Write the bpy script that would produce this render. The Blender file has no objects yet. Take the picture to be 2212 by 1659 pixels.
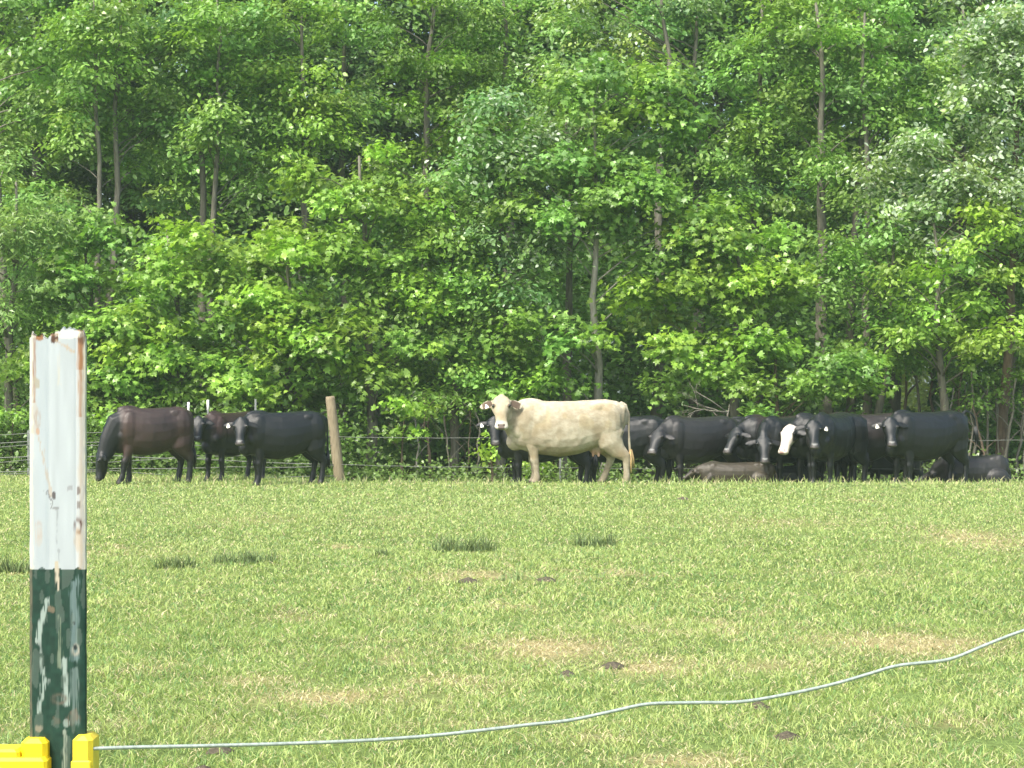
import bpy, math, random
import numpy as np
from mathutils import Vector, Matrix

R = math.radians
F = 2100.0          # focal length in pixels of the 1024 wide frame
EYE = 1.65
sc = bpy.context.scene
C = sc.collection

# ------------------------------------------------------------------ camera, light, exposure
cam_d = bpy.data.cameras.new('camera'); cam = bpy.data.objects.new('camera', cam_d); C.objects.link(cam)
cam.location = (0, 0, EYE); cam.rotation_euler = (R(90), 0, 0)
cam_d.sensor_width = 36; cam_d.lens = 36 * F / 1024
cam_d.clip_start = 0.1; cam_d.clip_end = 3000
sc.camera = cam

SUN_EL, SUN_AZ = 52, 215      # azimuth clockwise from +Y: behind the camera, to its left
w = bpy.data.worlds.new('World'); sc.world = w; w.use_nodes = True
nt = w.node_tree; nt.nodes.clear()
sky = nt.nodes.new('ShaderNodeTexSky'); sky.sky_type = 'NISHITA'; sky.sun_disc = False
sky.sun_elevation = R(SUN_EL); sky.sun_rotation = R(SUN_AZ)
sky.air_density = 1.0; sky.dust_density = 4.0; sky.ozone_density = 0.6
bg = nt.nodes.new('ShaderNodeBackground'); bg.inputs['Strength'].default_value = 0.15
wo = nt.nodes.new('ShaderNodeOutputWorld')
nt.links.new(sky.outputs[0], bg.inputs[0]); nt.links.new(bg.outputs[0], wo.inputs[0])

sd = bpy.data.lights.new('sun', 'SUN'); sd.energy = 2.3; sd.angle = R(12); sd.color = (1.0, 0.96, 0.86)
sun = bpy.data.objects.new('sun', sd); C.objects.link(sun)
az = R(SUN_AZ); el = R(SUN_EL)
to_sun = Vector((math.sin(az) * math.cos(el), math.cos(az) * math.cos(el), math.sin(el)))
sun.rotation_euler = to_sun.to_track_quat('Z', 'Y').to_euler()
sun.location = (-10, -10, 30)
sc.view_settings.view_transform = 'Standard'; sc.view_settings.look = 'None'
sc.view_settings.gamma = 1; sc.view_settings.exposure = 1.2
sc.cycles.max_bounces = 6; sc.cycles.diffuse_bounces = 3; sc.cycles.transmission_bounces = 3
sc.cycles.glossy_bounces = 2; sc.cycles.use_denoising = True; sc.cycles.volume_bounces = 0

# ------------------------------------------------------------------ helpers
def W(px, py, Y):                        # pixel of the 1024 frame at depth Y
    return Vector(((px - 512) / F * Y, Y, EYE - (py - 384) / F * Y))
def V(vx, vy, Y):                        # the same from the 2212 wide view
    return W(vx / 2.16016, vy / 2.16016, Y)

def _hash(ix, iy, seed):
    h = (ix.astype(np.int64) * 374761393 + iy.astype(np.int64) * 668265263 + seed * 1442695041) & 0x7fffffff
    h = ((h ^ (h >> 13)) * 1274126177) & 0x7fffffff
    return ((h ^ (h >> 16)) & 0xffff) / 65535.0
def vnoise(x, y, s, seed=0):
    x = np.asarray(x, float) / s; y = np.asarray(y, float) / s
    ix = np.floor(x); iy = np.floor(y); fx = x - ix; fy = y - iy
    fx = fx * fx * (3 - 2 * fx); fy = fy * fy * (3 - 2 * fy)
    a = _hash(ix, iy, seed); b = _hash(ix + 1, iy, seed); c = _hash(ix, iy + 1, seed); d = _hash(ix + 1, iy + 1, seed)
    return (a * (1 - fx) + b * fx) * (1 - fy) + (c * (1 - fx) + d * fx) * fy
def sstep(a, b, x):
    t = np.clip((np.asarray(x, float) - a) / (b - a), 0, 1); return t * t * (3 - 2 * t)

def gz(x, y):                            # the lie of the land
    x = np.asarray(x, float); y = np.asarray(y, float)
    slope = 0.004 + 0.076 * sstep(-5.5, -1.0, x)
    drop = slope * np.clip(y - 34.7, 0, 5.5)
    und = 0.035 * (vnoise(x, y, 3.1, 5) - .5) * sstep(4, 12, y) * (1 - sstep(31, 34, y))
    return und - drop

def new_mat(name, rough=0.6, spec=0.3):
    m = bpy.data.materials.new(name); m.use_nodes = True
    b = m.node_tree.nodes['Principled BSDF']
    b.inputs['Roughness'].default_value = rough
    b.inputs['Specular IOR Level'].default_value = spec
    return m, m.node_tree, b
def N(nt, t, **k):
    n = nt.nodes.new(t)
    for a, v in k.items():
        if hasattr(n, a): setattr(n, a, v)
        else: n.inputs[a].default_value = v
    return n
def noise(nt, scale, detail=4, rough=.55, coord='Object', vec=None, stretch=None):
    n = N(nt, 'ShaderNodeTexNoise'); n.inputs['Scale'].default_value = scale
    n.inputs['Detail'].default_value = detail; n.inputs['Roughness'].default_value = rough
    if vec is None:
        tc = N(nt, 'ShaderNodeTexCoord'); vec = tc.outputs[coord]
    if stretch:
        mp = N(nt, 'ShaderNodeMapping'); mp.inputs['Scale'].default_value = stretch
        nt.links.new(vec, mp.inputs[0]); vec = mp.outputs[0]
    nt.links.new(vec, n.inputs['Vector']); return n
def ramp(nt, src, stops):
    r = N(nt, 'ShaderNodeValToRGB'); e = r.color_ramp.elements
    while len(e) < len(stops): e.new(0.5)
    for i, (p, c) in enumerate(stops):
        e[i].position = p; e[i].color = (*c, 1) if len(c) == 3 else c
    nt.links.new(src, r.inputs[0]); return r
def bump(nt, b, src, strength, dist):
    bp = N(nt, 'ShaderNodeBump'); bp.inputs['Strength'].default_value = strength
    bp.inputs['Distance'].default_value = dist
    nt.links.new(src, bp.inputs['Height']); nt.links.new(bp.outputs[0], b.inputs['Normal'])
def mulcol(nt, a, c, fac=1.0):
    m = N(nt, 'ShaderNodeMix', data_type='RGBA', blend_type='MULTIPLY'); m.inputs[0].default_value = fac
    nt.links.new(a, m.inputs[6]); nt.links.new(c, m.inputs[7]); return m.outputs[2]

def mesh_np(name, verts, faces, mat, parent=None, fcol=None, vcol=None, smooth=True):
    """verts (n,3); faces (m,k) with one k; fcol per face, vcol per vertex -> colour attribute 'tint'"""
    verts = np.asarray(verts, np.float32); faces = np.asarray(faces, np.int32)
    me = bpy.data.meshes.new(name); m, k = faces.shape
    me.vertices.add(len(verts)); me.vertices.foreach_set('co', verts.ravel())
    me.loops.add(m * k); me.loops.foreach_set('vertex_index', faces.ravel())
    me.polygons.add(m); me.polygons.foreach_set('loop_start', np.arange(m, dtype=np.int32) * k)
    me.polygons.foreach_set('use_smooth', np.full(m, smooth))
    me.update(calc_edges=True)
    if fcol is not None: _attr(me, 'FACE', fcol)
    if vcol is not None: _attr(me, 'POINT', vcol)
    me.materials.append(mat)
    o = bpy.data.objects.new(name, me); C.objects.link(o)
    if parent: o.parent = parent
    return o
def _attr(me, dom, col):
    col = np.asarray(col, np.float32)
    if col.shape[1] == 3: col = np.c_[col, np.ones(len(col), np.float32)]
    a = me.attributes.new('tint', 'FLOAT_COLOR', dom); a.data.foreach_set('color', col.astype(np.float32).ravel())

class MB:                                # gathers tubes, lofts and boxes into one mesh
    def __init__(s): s.v = []; s.f = []
    def loft(s, cen, ua, va, cap=True):
        """cen: ring centres; ua, va: half-axis vectors of each ring"""
        n = s.n if hasattr(s, 'n') else 10
        b = len(s.v)
        for c, u, v in zip(cen, ua, va):
            for k in range(n):
                a = 2 * math.pi * k / n
                s.v.append(Vector(c) + Vector(u) * math.cos(a) + Vector(v) * math.sin(a))
        m = len(cen)
        for i in range(m - 1):
            for k in range(n):
                k2 = (k + 1) % n
                s.f.append((b + i * n + k, b + i * n + k2, b + (i + 1) * n + k2, b + (i + 1) * n + k))
        if cap:
            s.f.append(tuple(b + k for k in range(n - 1, -1, -1)))
            s.f.append(tuple(b + (m - 1) * n + k for k in range(n)))
    def tube(s, pts, rad, n=8, flat=None):
        pts = [Vector(p) for p in pts]; s.n = n
        if not hasattr(rad, '__len__'): rad = [rad] * len(pts)
        ua, va = [], []; ref = Vector((0, 0, 1))
        d0 = (pts[-1] - pts[0]).normalized()
        if abs(d0.dot(ref)) > .85: ref = Vector((0, 1, 0))
        for i, p in enumerate(pts):
            d = (pts[min(i + 1, len(pts) - 1)] - pts[max(i - 1, 0)]).normalized()
            u = d.cross(ref)
            u = u.normalized() if u.length > 1e-4 else Vector((1, 0, 0))
            v = u.cross(d).normalized()
            r = rad[i]; ru, rv = r if isinstance(r, tuple) else (r, r)
            ua.append(u * ru); va.append(v * rv)
        s.loft(pts, ua, va)
    def ball(s, c, r, n=12):
        c = Vector(c); rx, ry, rz = r if isinstance(r, tuple) else (r, r, r)
        s.n = n; m = 8; cen, ua, va = [], [], []
        for i in range(m + 1):
            t = math.pi * (i + .15) / (m + .3)
            q = math.sin(t)
            cen.append(c + Vector((0, 0, -rz * math.cos(t)))); ua.append((rx * q, 0, 0)); va.append((0, ry * q, 0))
        s.loft(cen, ua, va)
    def box(s, lo, hi, bev=0.0):
        x0, y0, z0 = lo; x1, y1, z1 = hi
        b = len(s.v); e = bev
        # box with chamfered vertical and horizontal edges: three stacked octagon rings
        def ring(z, q):
            return [(x0 + e + q, y0 + q, z), (x1 - e - q, y0 + q, z), (x1 - q, y0 + e + q, z), (x1 - q, y1 - e - q, z),
                    (x1 - e - q, y1 - q, z), (x0 + e + q, y1 - q, z), (x0 + q, y1 - e - q, z), (x0 + q, y0 + e + q, z)]
        if e <= 0:
            s.v += [Vector(p) for p in ((x0,y0,z0),(x1,y0,z0),(x1,y1,z0),(x0,y1,z0),(x0,y0,z1),(x1,y0,z1),(x1,y1,z1),(x0,y1,z1))]
            s.f += [tuple(b + i for i in q) for q in ((3,2,1,0),(4,5,6,7),(0,1,5,4),(1,2,6,5),(2,3,7,6),(3,0,4,7))]
            return
        rs = [ring(z0, e), ring(z0 + e, 0), ring(z1 - e, 0), ring(z1, e)]
        for r_ in rs: s.v += [Vector(p) for p in r_]
        for i in range(3):
            for k in range(8):
                k2 = (k + 1) % 8
                s.f.append((b + i * 8 + k, b + i * 8 + k2, b + i * 8 + 8 + k2, b + i * 8 + 8 + k))
        s.f.append(tuple(b + k for k in range(7, -1, -1))); s.f.append(tuple(b + 24 + k for k in range(8)))
    def build(s, name, mat, parent=None, smooth=True):
        me = bpy.data.meshes.new(name); me.from_pydata([tuple(p) for p in s.v], [], s.f)
        me.materials.append(mat)
        me.polygons.foreach_set('use_smooth', [smooth] * len(me.polygons)); me.update()
        o = bpy.data.objects.new(name, me); C.objects.link(o)
        if parent: o.parent = parent
        return o

def tag(o, label=None, cat=None, group=None, kind=None):
    if label: o['label'] = label
    if cat: o['category'] = cat
    if group: o['group'] = group
    if kind: o['kind'] = kind
    return o
def empty(name, loc, rz=0):
    o = bpy.data.objects.new(name, None); C.objects.link(o); o.empty_display_size = .2
    o.location = loc; o.rotation_euler = (0, 0, rz); return o

# ------------------------------------------------------------------ materials
def leaf_mat(name, trans=.32, rough=.42, spec=.5):
    m, nt, b = new_mat(name, rough, spec)
    at = N(nt, 'ShaderNodeAttribute'); at.attribute_name = 'tint'
    nt.links.new(at.outputs['Color'], b.inputs['Base Color'])
    tr = N(nt, 'ShaderNodeBsdfTranslucent')
    g = N(nt, 'ShaderNodeMix', data_type='RGBA', blend_type='MULTIPLY'); g.inputs[0].default_value = 1
    g.inputs[7].default_value = (1.2, 1.2, .7, 1)
    nt.links.new(at.outputs['Color'], g.inputs[6]); nt.links.new(g.outputs[2], tr.inputs['Color'])
    mx = N(nt, 'ShaderNodeMixShader'); mx.inputs[0].default_value = trans
    out = nt.nodes['Material Output']
    nt.links.new(b.outputs[0], mx.inputs[1]); nt.links.new(tr.outputs[0], mx.inputs[2]); nt.links.new(mx.outputs[0], out.inputs[0])
    return m
M_leaf = leaf_mat('leaf', .41, .36, .65)
M_grass = leaf_mat('grass_blade', .30, .5, .35)

def bark_mat(name, c1, c2):
    m, nt, b = new_mat(name, .85, .2)
    n = noise(nt, 6, 6, .65, stretch=(3, 3, .6))
    r = ramp(nt, n.outputs['Fac'], [(.3, c1), (.7, c2)])
    nt.links.new(r.outputs[0], b.inputs['Base Color'])
    bump(nt, b, n.outputs['Fac'], .6, .03)
    return m
M_bark = bark_mat('grey_bark', (.085, .08, .06), (.22, .21, .165))
M_barkd = bark_mat('brown_bark', (.055, .042, .028), (.17, .13, .09))
M_barkp = bark_mat('pale_bark', (.17, .165, .135), (.36, .35, .30))

def paint(name, col, rough=.5, spec=.4, metal=0):
    m, nt, b = new_mat(name, rough, spec)
    n = noise(nt, 40, 4); r = ramp(nt, n.outputs['Fac'], [(.25, tuple(c * .86 for c in col)), (.75, tuple(min(1, c * 1.06) for c in col))])
    nt.links.new(r.outputs[0], b.inputs['Base Color']); b.inputs['Metallic'].default_value = metal
    return m
def tint_mat(name, rough=.5, spec=.4, bs=None):
    m, nt, b = new_mat(name, rough, spec)
    at = N(nt, 'ShaderNodeAttribute'); at.attribute_name = 'tint'
    nt.links.new(at.outputs['Color'], b.inputs['Base Color'])
    if bs:
        n = noise(nt, bs[0], 4); bump(nt, b, n.outputs['Fac'], bs[1], bs[2])
    return m

# ------------------------------------------------------------------ the ground
STRAW = [  # view x, view y, half width, half height (in view pixels), amount
    (1180, 1398, 160, 26, 1.0), (1400, 1440, 110, 22, .9), (1960, 1390, 190, 24, 1.0), (720, 1505, 170, 20, .9),
    (2120, 1165, 110, 22, .8), (1030, 1247, 110, 10, .9), (1640, 1440, 120, 14, .6), (640, 1330, 60, 9, .6),
    (330, 1440, 70, 14, .55), (1480, 1640, 150, 16, .8), (560, 1470, 90, 14, .7), (980, 1470, 120, 14, .6),
    (560, 1125, 110, 10, .35), (1690, 1130, 200, 12, .35), (300, 1190, 120, 9, .3), (1850, 1240, 150, 9, .3), (1100, 1560, 200, 10, .5),
    (1290, 1590, 70, 10, .7), (860, 1120, 80, 7, .3), (250, 1560, 60, 12, .5), (2050, 1560, 100, 12, .5)]
def ground_pt(vx, vy):
    py = vy / 2.16016; Y = F * EYE / (py - 384); return (vx / 2.16016 - 512) / F * Y, Y
_sp = []
for vx, vy, hw, hh, a in STRAW:
    x, y = ground_pt(vx, vy); _, y1 = ground_pt(vx, vy - hh); _, y2 = ground_pt(vx, vy + hh)
    _sp.append((x, y, hw / 2.16 / F * y, (y1 - y2) / 2, a))
def straw(x, y):
    x = np.asarray(x, float); y = np.asarray(y, float); s = np.zeros(np.broadcast(x, y).shape)
    for cx, cy, rx, ry, a in _sp:
        d = ((x - cx) / rx) ** 2 + ((y - cy) / ry) ** 2
        s = np.maximum(s, a * np.exp(-d * .9))
    n = .6 * vnoise(x, y, .22, 3) + .4 * vnoise(x, y, .07, 4)
    s = s * (.45 + 1.0 * n)
    s = np.maximum(s, .7 * sstep(.74, .95, .6 * vnoise(x * .6, y * .35, .5, 21) + .4 * vnoise(x, y, .18, 22)))
    return np.clip(s, 0, 1)

def axis(lo, hi, core0, core1, step, grow=1.35):
    a = list(np.arange(core0, core1 + 1e-6, step)); s = step
    while a[-1] < hi: s *= grow; a.append(a[-1] + s)
    s = step
    while a[0] > lo: s *= grow; a.insert(0, a[0] - s)
    return np.array(a)
def build_ground():
    xs = axis(-150, 150, -12, 12, .12); ys = axis(-60, 260, 5, 42, .12)
    X, Y = np.meshgrid(xs, ys); Z = gz(X, Y)
    v = np.c_[X.ravel(), Y.ravel(), Z.ravel()]
    nx, ny = len(xs), len(ys)
    i = np.arange(nx - 1)[None, :] + nx * np.arange(ny - 1)[:, None]
    f = np.stack([i, i + 1, i + 1 + nx, i + nx], -1).reshape(-1, 4)
    s = straw(v[:, 0], v[:, 1])[:, None]
    n1 = vnoise(v[:, 0], v[:, 1], .5, 8)[:, None]
    g = np.array([.125, .19, .06]) * (.8 + .5 * n1); st = np.array([.33, .30, .16])
    col = g * (1 - s) + st * s
    m, nt, b = new_mat('meadow_soil', .95, .1)
    at = N(nt, 'ShaderNodeAttribute'); at.attribute_name = 'tint'
    n = noise(nt, 22, 6, .7)
    r = ramp(nt, n.outputs['Fac'], [(.3, (.55, .5, .4)), (.65, (1.25, 1.2, 1.1))])
    nt.links.new(mulcol(nt, at.outputs['Color'], r.outputs[0]), b.inputs['Base Color'])
    bump(nt, b, n.outputs['Fac'], .8, .03)
    o = mesh_np('ground', v, f, m, vcol=col); tag(o, kind='structure')
build_ground()
def build_floor():
    xs = np.linspace(-60, 60, 90); ys = np.linspace(40.2, 66, 40)
    X, Y = np.meshgrid(xs, ys)
    Yw = Y.copy(); Yw[0] += .5 * vnoise(X[0], X[0] * 0, 1.2, 6)
    Z = gz(X, Yw) + .006 + .05 * vnoise(X, Yw, 1.0, 9)
    nx, ny = len(xs), len(ys)
    i = np.arange(nx - 1)[None, :] + nx * np.arange(ny - 1)[:, None]
    f = np.stack([i, i + 1, i + 1 + nx, i + nx], -1).reshape(-1, 4)
    m, nt, b = new_mat('leaf_litter', .95, .1)
    n = noise(nt, 5, 8, .7); r = ramp(nt, n.outputs['Fac'], [(.3, (.035, .03, .015)), (.55, (.10, .075, .04)), (.75, (.07, .09, .03))])
    nt.links.new(r.outputs[0], b.inputs['Base Color']); bump(nt, b, n.outputs['Fac'], 1, .05)
    tag(mesh_np('forest_floor', np.c_[X.ravel(), Yw.ravel(), Z.ravel()], f, m), kind='structure')
build_floor()

# ------------------------------------------------------------------ grass
def blades(x, y, h, wd, lean, col, rng, z0=None, curl=1.0):
    """bent blades of two quads: returns verts, faces, colours"""
    n = len(x); z = gz(x, y) if z0 is None else z0
    a = rng.uniform(0, 2 * np.pi, n); dx, dy = np.cos(a), np.sin(a)       # lean direction
    b = rng.uniform(0, 2 * np.pi, n); wx, wy = np.cos(b) * wd / 2, np.sin(b) * wd / 2
    P = np.zeros((n, 6, 3))
    hh = h * np.sqrt(np.clip(1 - (lean * .8) ** 2, .06, 1))
    for k, (t, ws) in enumerate(((0, .9), (.5, 1.0), (1.0, .2))):
        off = h * lean * (t ** (1 + .8 * curl))
        zz = z - .006 + hh * (t if k < 2 else 1 - .25 * lean)
        P[:, 2 * k, 0] = x + dx * off - wx * ws; P[:, 2 * k, 1] = y + dy * off - wy * ws; P[:, 2 * k, 2] = zz
        P[:, 2 * k + 1, 0] = x + dx * off + wx * ws; P[:, 2 * k + 1, 1] = y + dy * off + wy * ws; P[:, 2 * k + 1, 2] = zz
    base = (np.arange(n) * 6)[:, None]
    f = np.concatenate([base + np.array([[0, 1, 3, 2]]), base + np.array([[2, 3, 5, 4]])], 1).reshape(-1, 4)
    return P.reshape(-1, 3), f, np.repeat(col, 2, 0)

def grass_colour(x, y, rng):
    n = len(x); s = straw(x, y)
    t = rng.random((n, 1)); c1 = np.array([.26, .365, .095]); c2 = np.array([.47, .54, .205])
    pn = (.6 * vnoise(x, y, 1.6, 31) + .4 * vnoise(x, y, .5, 32))[:, None]
    k = np.clip(.55 * t + .75 * (pn - .25), 0, 1)
    col = c1 * (1 - k) + c2 * k
    bl = np.array([.15, .29, .10]); q = (rng.random((n, 1)) < .10 + .22 * (vnoise(x, y, .28, 93)[:, None] > .62)) * .8
    col = col * (1 - q) + bl * q
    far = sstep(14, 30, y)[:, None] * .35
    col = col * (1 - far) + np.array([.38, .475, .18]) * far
    p_dry = np.clip(.13 + .20 * sstep(.35, .8, vnoise(x, y, .09, 91)) + .8 * s, 0, .92)
    dry = rng.random(n) < p_dry
    dc = np.array([.62, .55, .33]) * rng.uniform(.65, 1.15, (n, 1))
    col[dry] = dc[dry]
    dk = rng.random(n) < .09; col[dk] *= np.array([.42, .55, .5])
    return col * rng.uniform(.78, 1.2, (n, 1)), s, dry

def build_grass():
    rng = np.random.default_rng(4)
    zones = [(7.6, 11, 3900, .0055), (11, 15, 2900, .0066), (15, 21, 1600, .0095), (21, 28, 900, .012), (28, 37.0, 560, .016), (37.0, 41.2, 260, .018)]
    for zi, (ya, yb, dens, wd) in enumerate(zones):
        hw = .252 * yb + 2.6
        n = int(dens * (yb - ya) * 2 * hw)
        x = rng.uniform(-hw, hw, n); y = rng.uniform(ya, yb, n)
        keep = np.abs(x) < .252 * y + 2.5
        x, y = x[keep], y[keep]
        col, s, dry = grass_colour(x, y, rng)
        bare = vnoise(x, y, .13, 77) * .6 + vnoise(x, y, .4, 78) * .4
        k = (rng.random(len(x)) > .22 * s) & ~((bare > .76) & (rng.random(len(x)) < .9))
        x, y, col, s, dry = x[k], y[k], col[k], s[k], dry[k]
        n = len(x)
        h = rng.uniform(.020, .060, n) * (1 - .2 * s) * (.75 + .55 * vnoise(x, y, .35, 12))
        tall = rng.random(n) < .03; h[tall] *= 1.7
        if yb > 33:                     # a ragged crest
            ed = sstep(32.5, 34.5, y); h *= 1 + ed * 1.5 * (vnoise(x, y, .16, 44) > .55) * rng.random(n)
        lean = rng.uniform(.25, 1.15, n); lean[dry] = rng.uniform(.7, 1.2, dry.sum())
        v, f, c = blades(x, y, h, wd * rng.uniform(.6, 1.2, n), lean, col, rng)
        if zi == 0: VV, FF, CC = [v], [f], [c]; off = len(v)
        else: VV.append(v); FF.append(f + off); CC.append(c); off += len(v)
    n = 3300; x = rng.uniform(-11.8, 11.8, n); y = rng.uniform(33.9, 36.2, n)
    kp = vnoise(x, y, .35, 55) > .48; x, y = x[kp], y[kp]; n = len(x); col = np.array([.34, .42, .15]) * rng.uniform(.6, 1.3, (n, 1))
    d_ = rng.random(n) < .3; col[d_] = np.array([.58, .52, .32])
    v, f, c = blades(x, y, rng.uniform(.06, .19, n), .012 * np.ones(n), rng.uniform(.05, .7, n), col, rng); VV.append(v); FF.append(f + off); CC.append(c)
    o = mesh_np('meadow_grass', np.concatenate(VV), np.concatenate(FF), M_grass, fcol=np.concatenate(CC), smooth=False)
    tag(o, 'short pale green pasture grass mixed with dry straw over the meadow', 'grass', kind='stuff')
build_grass()

# darker rush tufts standing in the pasture
TUFTS = [(1002, 1190, 66, 42, 'widest dark green rush tuft, near the middle of the pasture'),
         (1284, 1178, 46, 36, 'compact dark rush tuft in the pasture below the hind legs of the tan cow'),
         (378, 1227, 46, 32, 'dark rush tuft nearest the right side of the white painted post'),
         (532, 1216, 60, 34, 'spreading dark rush tuft below the large black cow at the left'),
         (28, 1238, 34, 40, 'dark rush tuft at the left edge of the pasture beside the white post'),
         (826, 1200, 22, 20, 'very small rush tuft between the two wide ones in the pasture'),
         (1106, 1256, 24, 44, 'thin upright light rush tuft beside a straw patch in mid pasture')]
for i, (vx, vy, hw, hh, lab) in enumerate(TUFTS):
    rng = np.random.default_rng(100 + i)
    x0, y0 = ground_pt(vx, vy); px = y0 / F / 2.16
    rx = hw * px; H = hh * px * (1.1 if i != 6 else .8)
    n = int(460 * max(.35, rx / .3))
    if i == 6: n = 70
    t = rng.normal(0, .45, n); u = rng.normal(0, .35, n)
    # several clumps side by side
    kx = rng.choice(np.linspace(-.9, .9, 9) + rng.uniform(-.12, .12, 9), n, p=(lambda q: q / q.sum())(rng.uniform(.2, 1, 9)))
    x = kx * rx + t * rx * .3; y = u * rx * .5
    col = np.array([.15, .21, .09]) * rng.uniform(.5, 1.6, (n, 1)); pale = rng.random(n) < .15; col[pale] = np.array([.30, .36, .15])
    if i == 6: col = col * 1.5
    h = H * rng.uniform(.2, 1.0, n) ** 1.3 * 1.1
    z0 = gz(x + x0, y + y0) - float(gz(x0, y0))
    v, f, c = blades(x, y, h, .009 * np.ones(n), rng.uniform(.08, .85, n), col, rng, z0=z0)
    o = mesh_np('rush_tuft', v, f, M_grass, fcol=c, smooth=False); o.location = (x0, y0, float(gz(x0, y0)))
    tag(o, lab, 'rush tuft', 'rush tufts in the pasture')

# dung pats and clods of bare earth
M_clod = None
m, nt_, b = new_mat('dark_earth', .95, .15); n_ = noise(nt_, 60, 5, .7)
r_ = ramp(nt_, n_.outputs['Fac'], [(.3, (.035, .031, .022)), (.7, (.15, .13, .09))]); nt_.links.new(r_.outputs[0], b.inputs['Base Color'])
bump(nt_, b, n_.outputs['Fac'], 1, .01); M_clod = m
CLODS = [(1325, 1440, 36, 13, 'largest dark earth clod, in the straw patch above the wire'),
         (1225, 1457, 26, 8, 'flat dark dung pat just left of the largest earth clod'),
         (1476, 1078, 20, 8, 'distant dark dung pat on the crest of the pasture right of the tan cow'),
         (1012, 1259, 34, 6, 'long low strip of bare dark soil below the widest rush tuft'),
         (1178, 1257, 30, 6, 'narrow dark soil strip right of the light upright rush tuft'),
         (1640, 1527, 34, 14, 'dark dung pat lying just above the foreground wire'),
         (1700, 1592, 40, 12, 'broad dark dung pat below the foreground wire at the right'),
         (884, 1274, 9, 7, 'small lone dark clod in the mid pasture left of the soil strip'),
         (440, 1668, 44, 13, 'low dark dung pat at the bottom edge near the yellow insulator'),
         (470, 1622, 40, 9, 'dark dung pat under the wire close to the yellow insulator'),
         ]
for i, (vx, vy, hw, hh, lab) in enumerate(CLODS):
    rng = np.random.default_rng(300 + i); x0, y0 = ground_pt(vx, vy); px = y0 / F / 2.16
    rx = hw * px * .8; n = 22; m_ = 9
    v = []; fs = []
    for a_ in range(m_):
        q = a_ / (m_ - 1); rr = q
        for k in range(n):
            an = 2 * math.pi * k / n
            wob = 1 + .8 * (float(vnoise(math.cos(an) * 1.3 + i * 9, math.sin(an) * 1.3, .5, 50 + i)) - .5)
            xx = math.cos(an) * rr * rx * wob; yy = math.sin(an) * rr * wob * min(rx, .16 + rx * .3)
            zz = min(.017, .10 * rx) * (1 - q ** 2) * (.6 + .8 * float(vnoise(xx * 30, yy * 30, 1, 60 + i))) - .008 * q + .006
            v.append((xx, yy, zz + (.02 * (1 - q))))
    for a_ in range(m_ - 1):
        for k in range(n):
            k2 = (k + 1) % n; fs.append((a_ * n + k, a_ * n + k2, (a_ + 1) * n + k2, (a_ + 1) * n + k))
    o = mesh_np('earth_clod' if 'clod' in lab else ('soil_strip' if 'soil' in lab else 'dung_pat'), v, fs, M_clod)
    o.location = (x0, y0, float(gz(x0, y0)) + .004); tag(o, lab, 'clod' if 'clod' in lab else ('bare soil' if 'soil' in lab else 'dung'))

# ------------------------------------------------------------------ foliage
def _unit(v): return v / np.maximum(np.linalg.norm(v, axis=1, keepdims=True), 1e-6)
T_STAR = np.array([(0, 0), (.30, -.02), (.50, .18), (.28, .36), (.46, .66), (.17, .58), (0, 1.0), (-.17, .58), (-.46, .66), (-.28, .36), (-.50, .18), (-.30, -.02)])
T_OVAL = np.array([(0, 0), (.27, .28), (.24, .66), (0, 1.0), (-.24, .66), (-.27, .28)])
T_LONG = np.array([(0, 0), (.16, .4), (0, 1.0), (-.16, .4)])
def leaf_arrays(p, nrm, axd, size, kind, rng):
    """one bent polygon per leaf, at p, facing nrm, its tip along axd"""
    T = {'star': T_STAR, 'oval': T_OVAL, 'long': T_LONG}[kind]; n, k = len(p), len(T)
    nrm = _unit(nrm); ax = _unit(axd - (axd * nrm).sum(1, keepdims=True) * nrm); sd_ = np.cross(ax, nrm)
    size = size[:, None, None]
    cup = rng.uniform(-.25, .35, n)[:, None, None]
    tx = T[:, 0][None, :, None]; ty = T[:, 1][None, :, None]
    v = p[:, None, :] + size * (tx * sd_[:, None, :] + (ty - .3) * ax[:, None, :] - (np.abs(tx) * .55 * cup + .35 * (ty - .4) ** 2) * nrm[:, None, :])
    f = np.arange(n * k).reshape(n, k)
    return v.reshape(-1, 3), f

def clump_leaves(c, r, n, rng, droop=.3, flat=.6, sub=9, out=None):
    """leaf positions of one spray: twigs spread over the upper side of a flattened dome"""
    a = rng.uniform(0, 2 * np.pi, sub); h = rng.uniform(-.35, 1, sub); q = np.sqrt(np.clip(1 - h ** 2, 0, 1))
    rad = rng.uniform(.55, 1.05, sub)
    tw = np.c_[np.cos(a) * q, np.sin(a) * q, h * flat] * rad[:, None] * r
    tw[:, 2] -= droop * (tw[:, 0] ** 2 + tw[:, 1] ** 2) / max(r, .01) * .6
    k = rng.integers(0, sub, n)
    t = rng.uniform(.35, 1.15, n)[:, None]
    p = tw[k] * t + rng.normal(0, .085 + .12 * r, (n, 3)) * np.array([1, 1, .6])
    od = _unit(tw[k] + 1e-3)
    nr = np.array([0, 0, .75]) + .5 * od + rng.normal(0, .42, (n, 3))
    ax = od * np.array([1, 1, .35]) + np.array([0, 0, -.35]) + rng.normal(0, .45, (n, 3))
    return p + c, nr, ax

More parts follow.
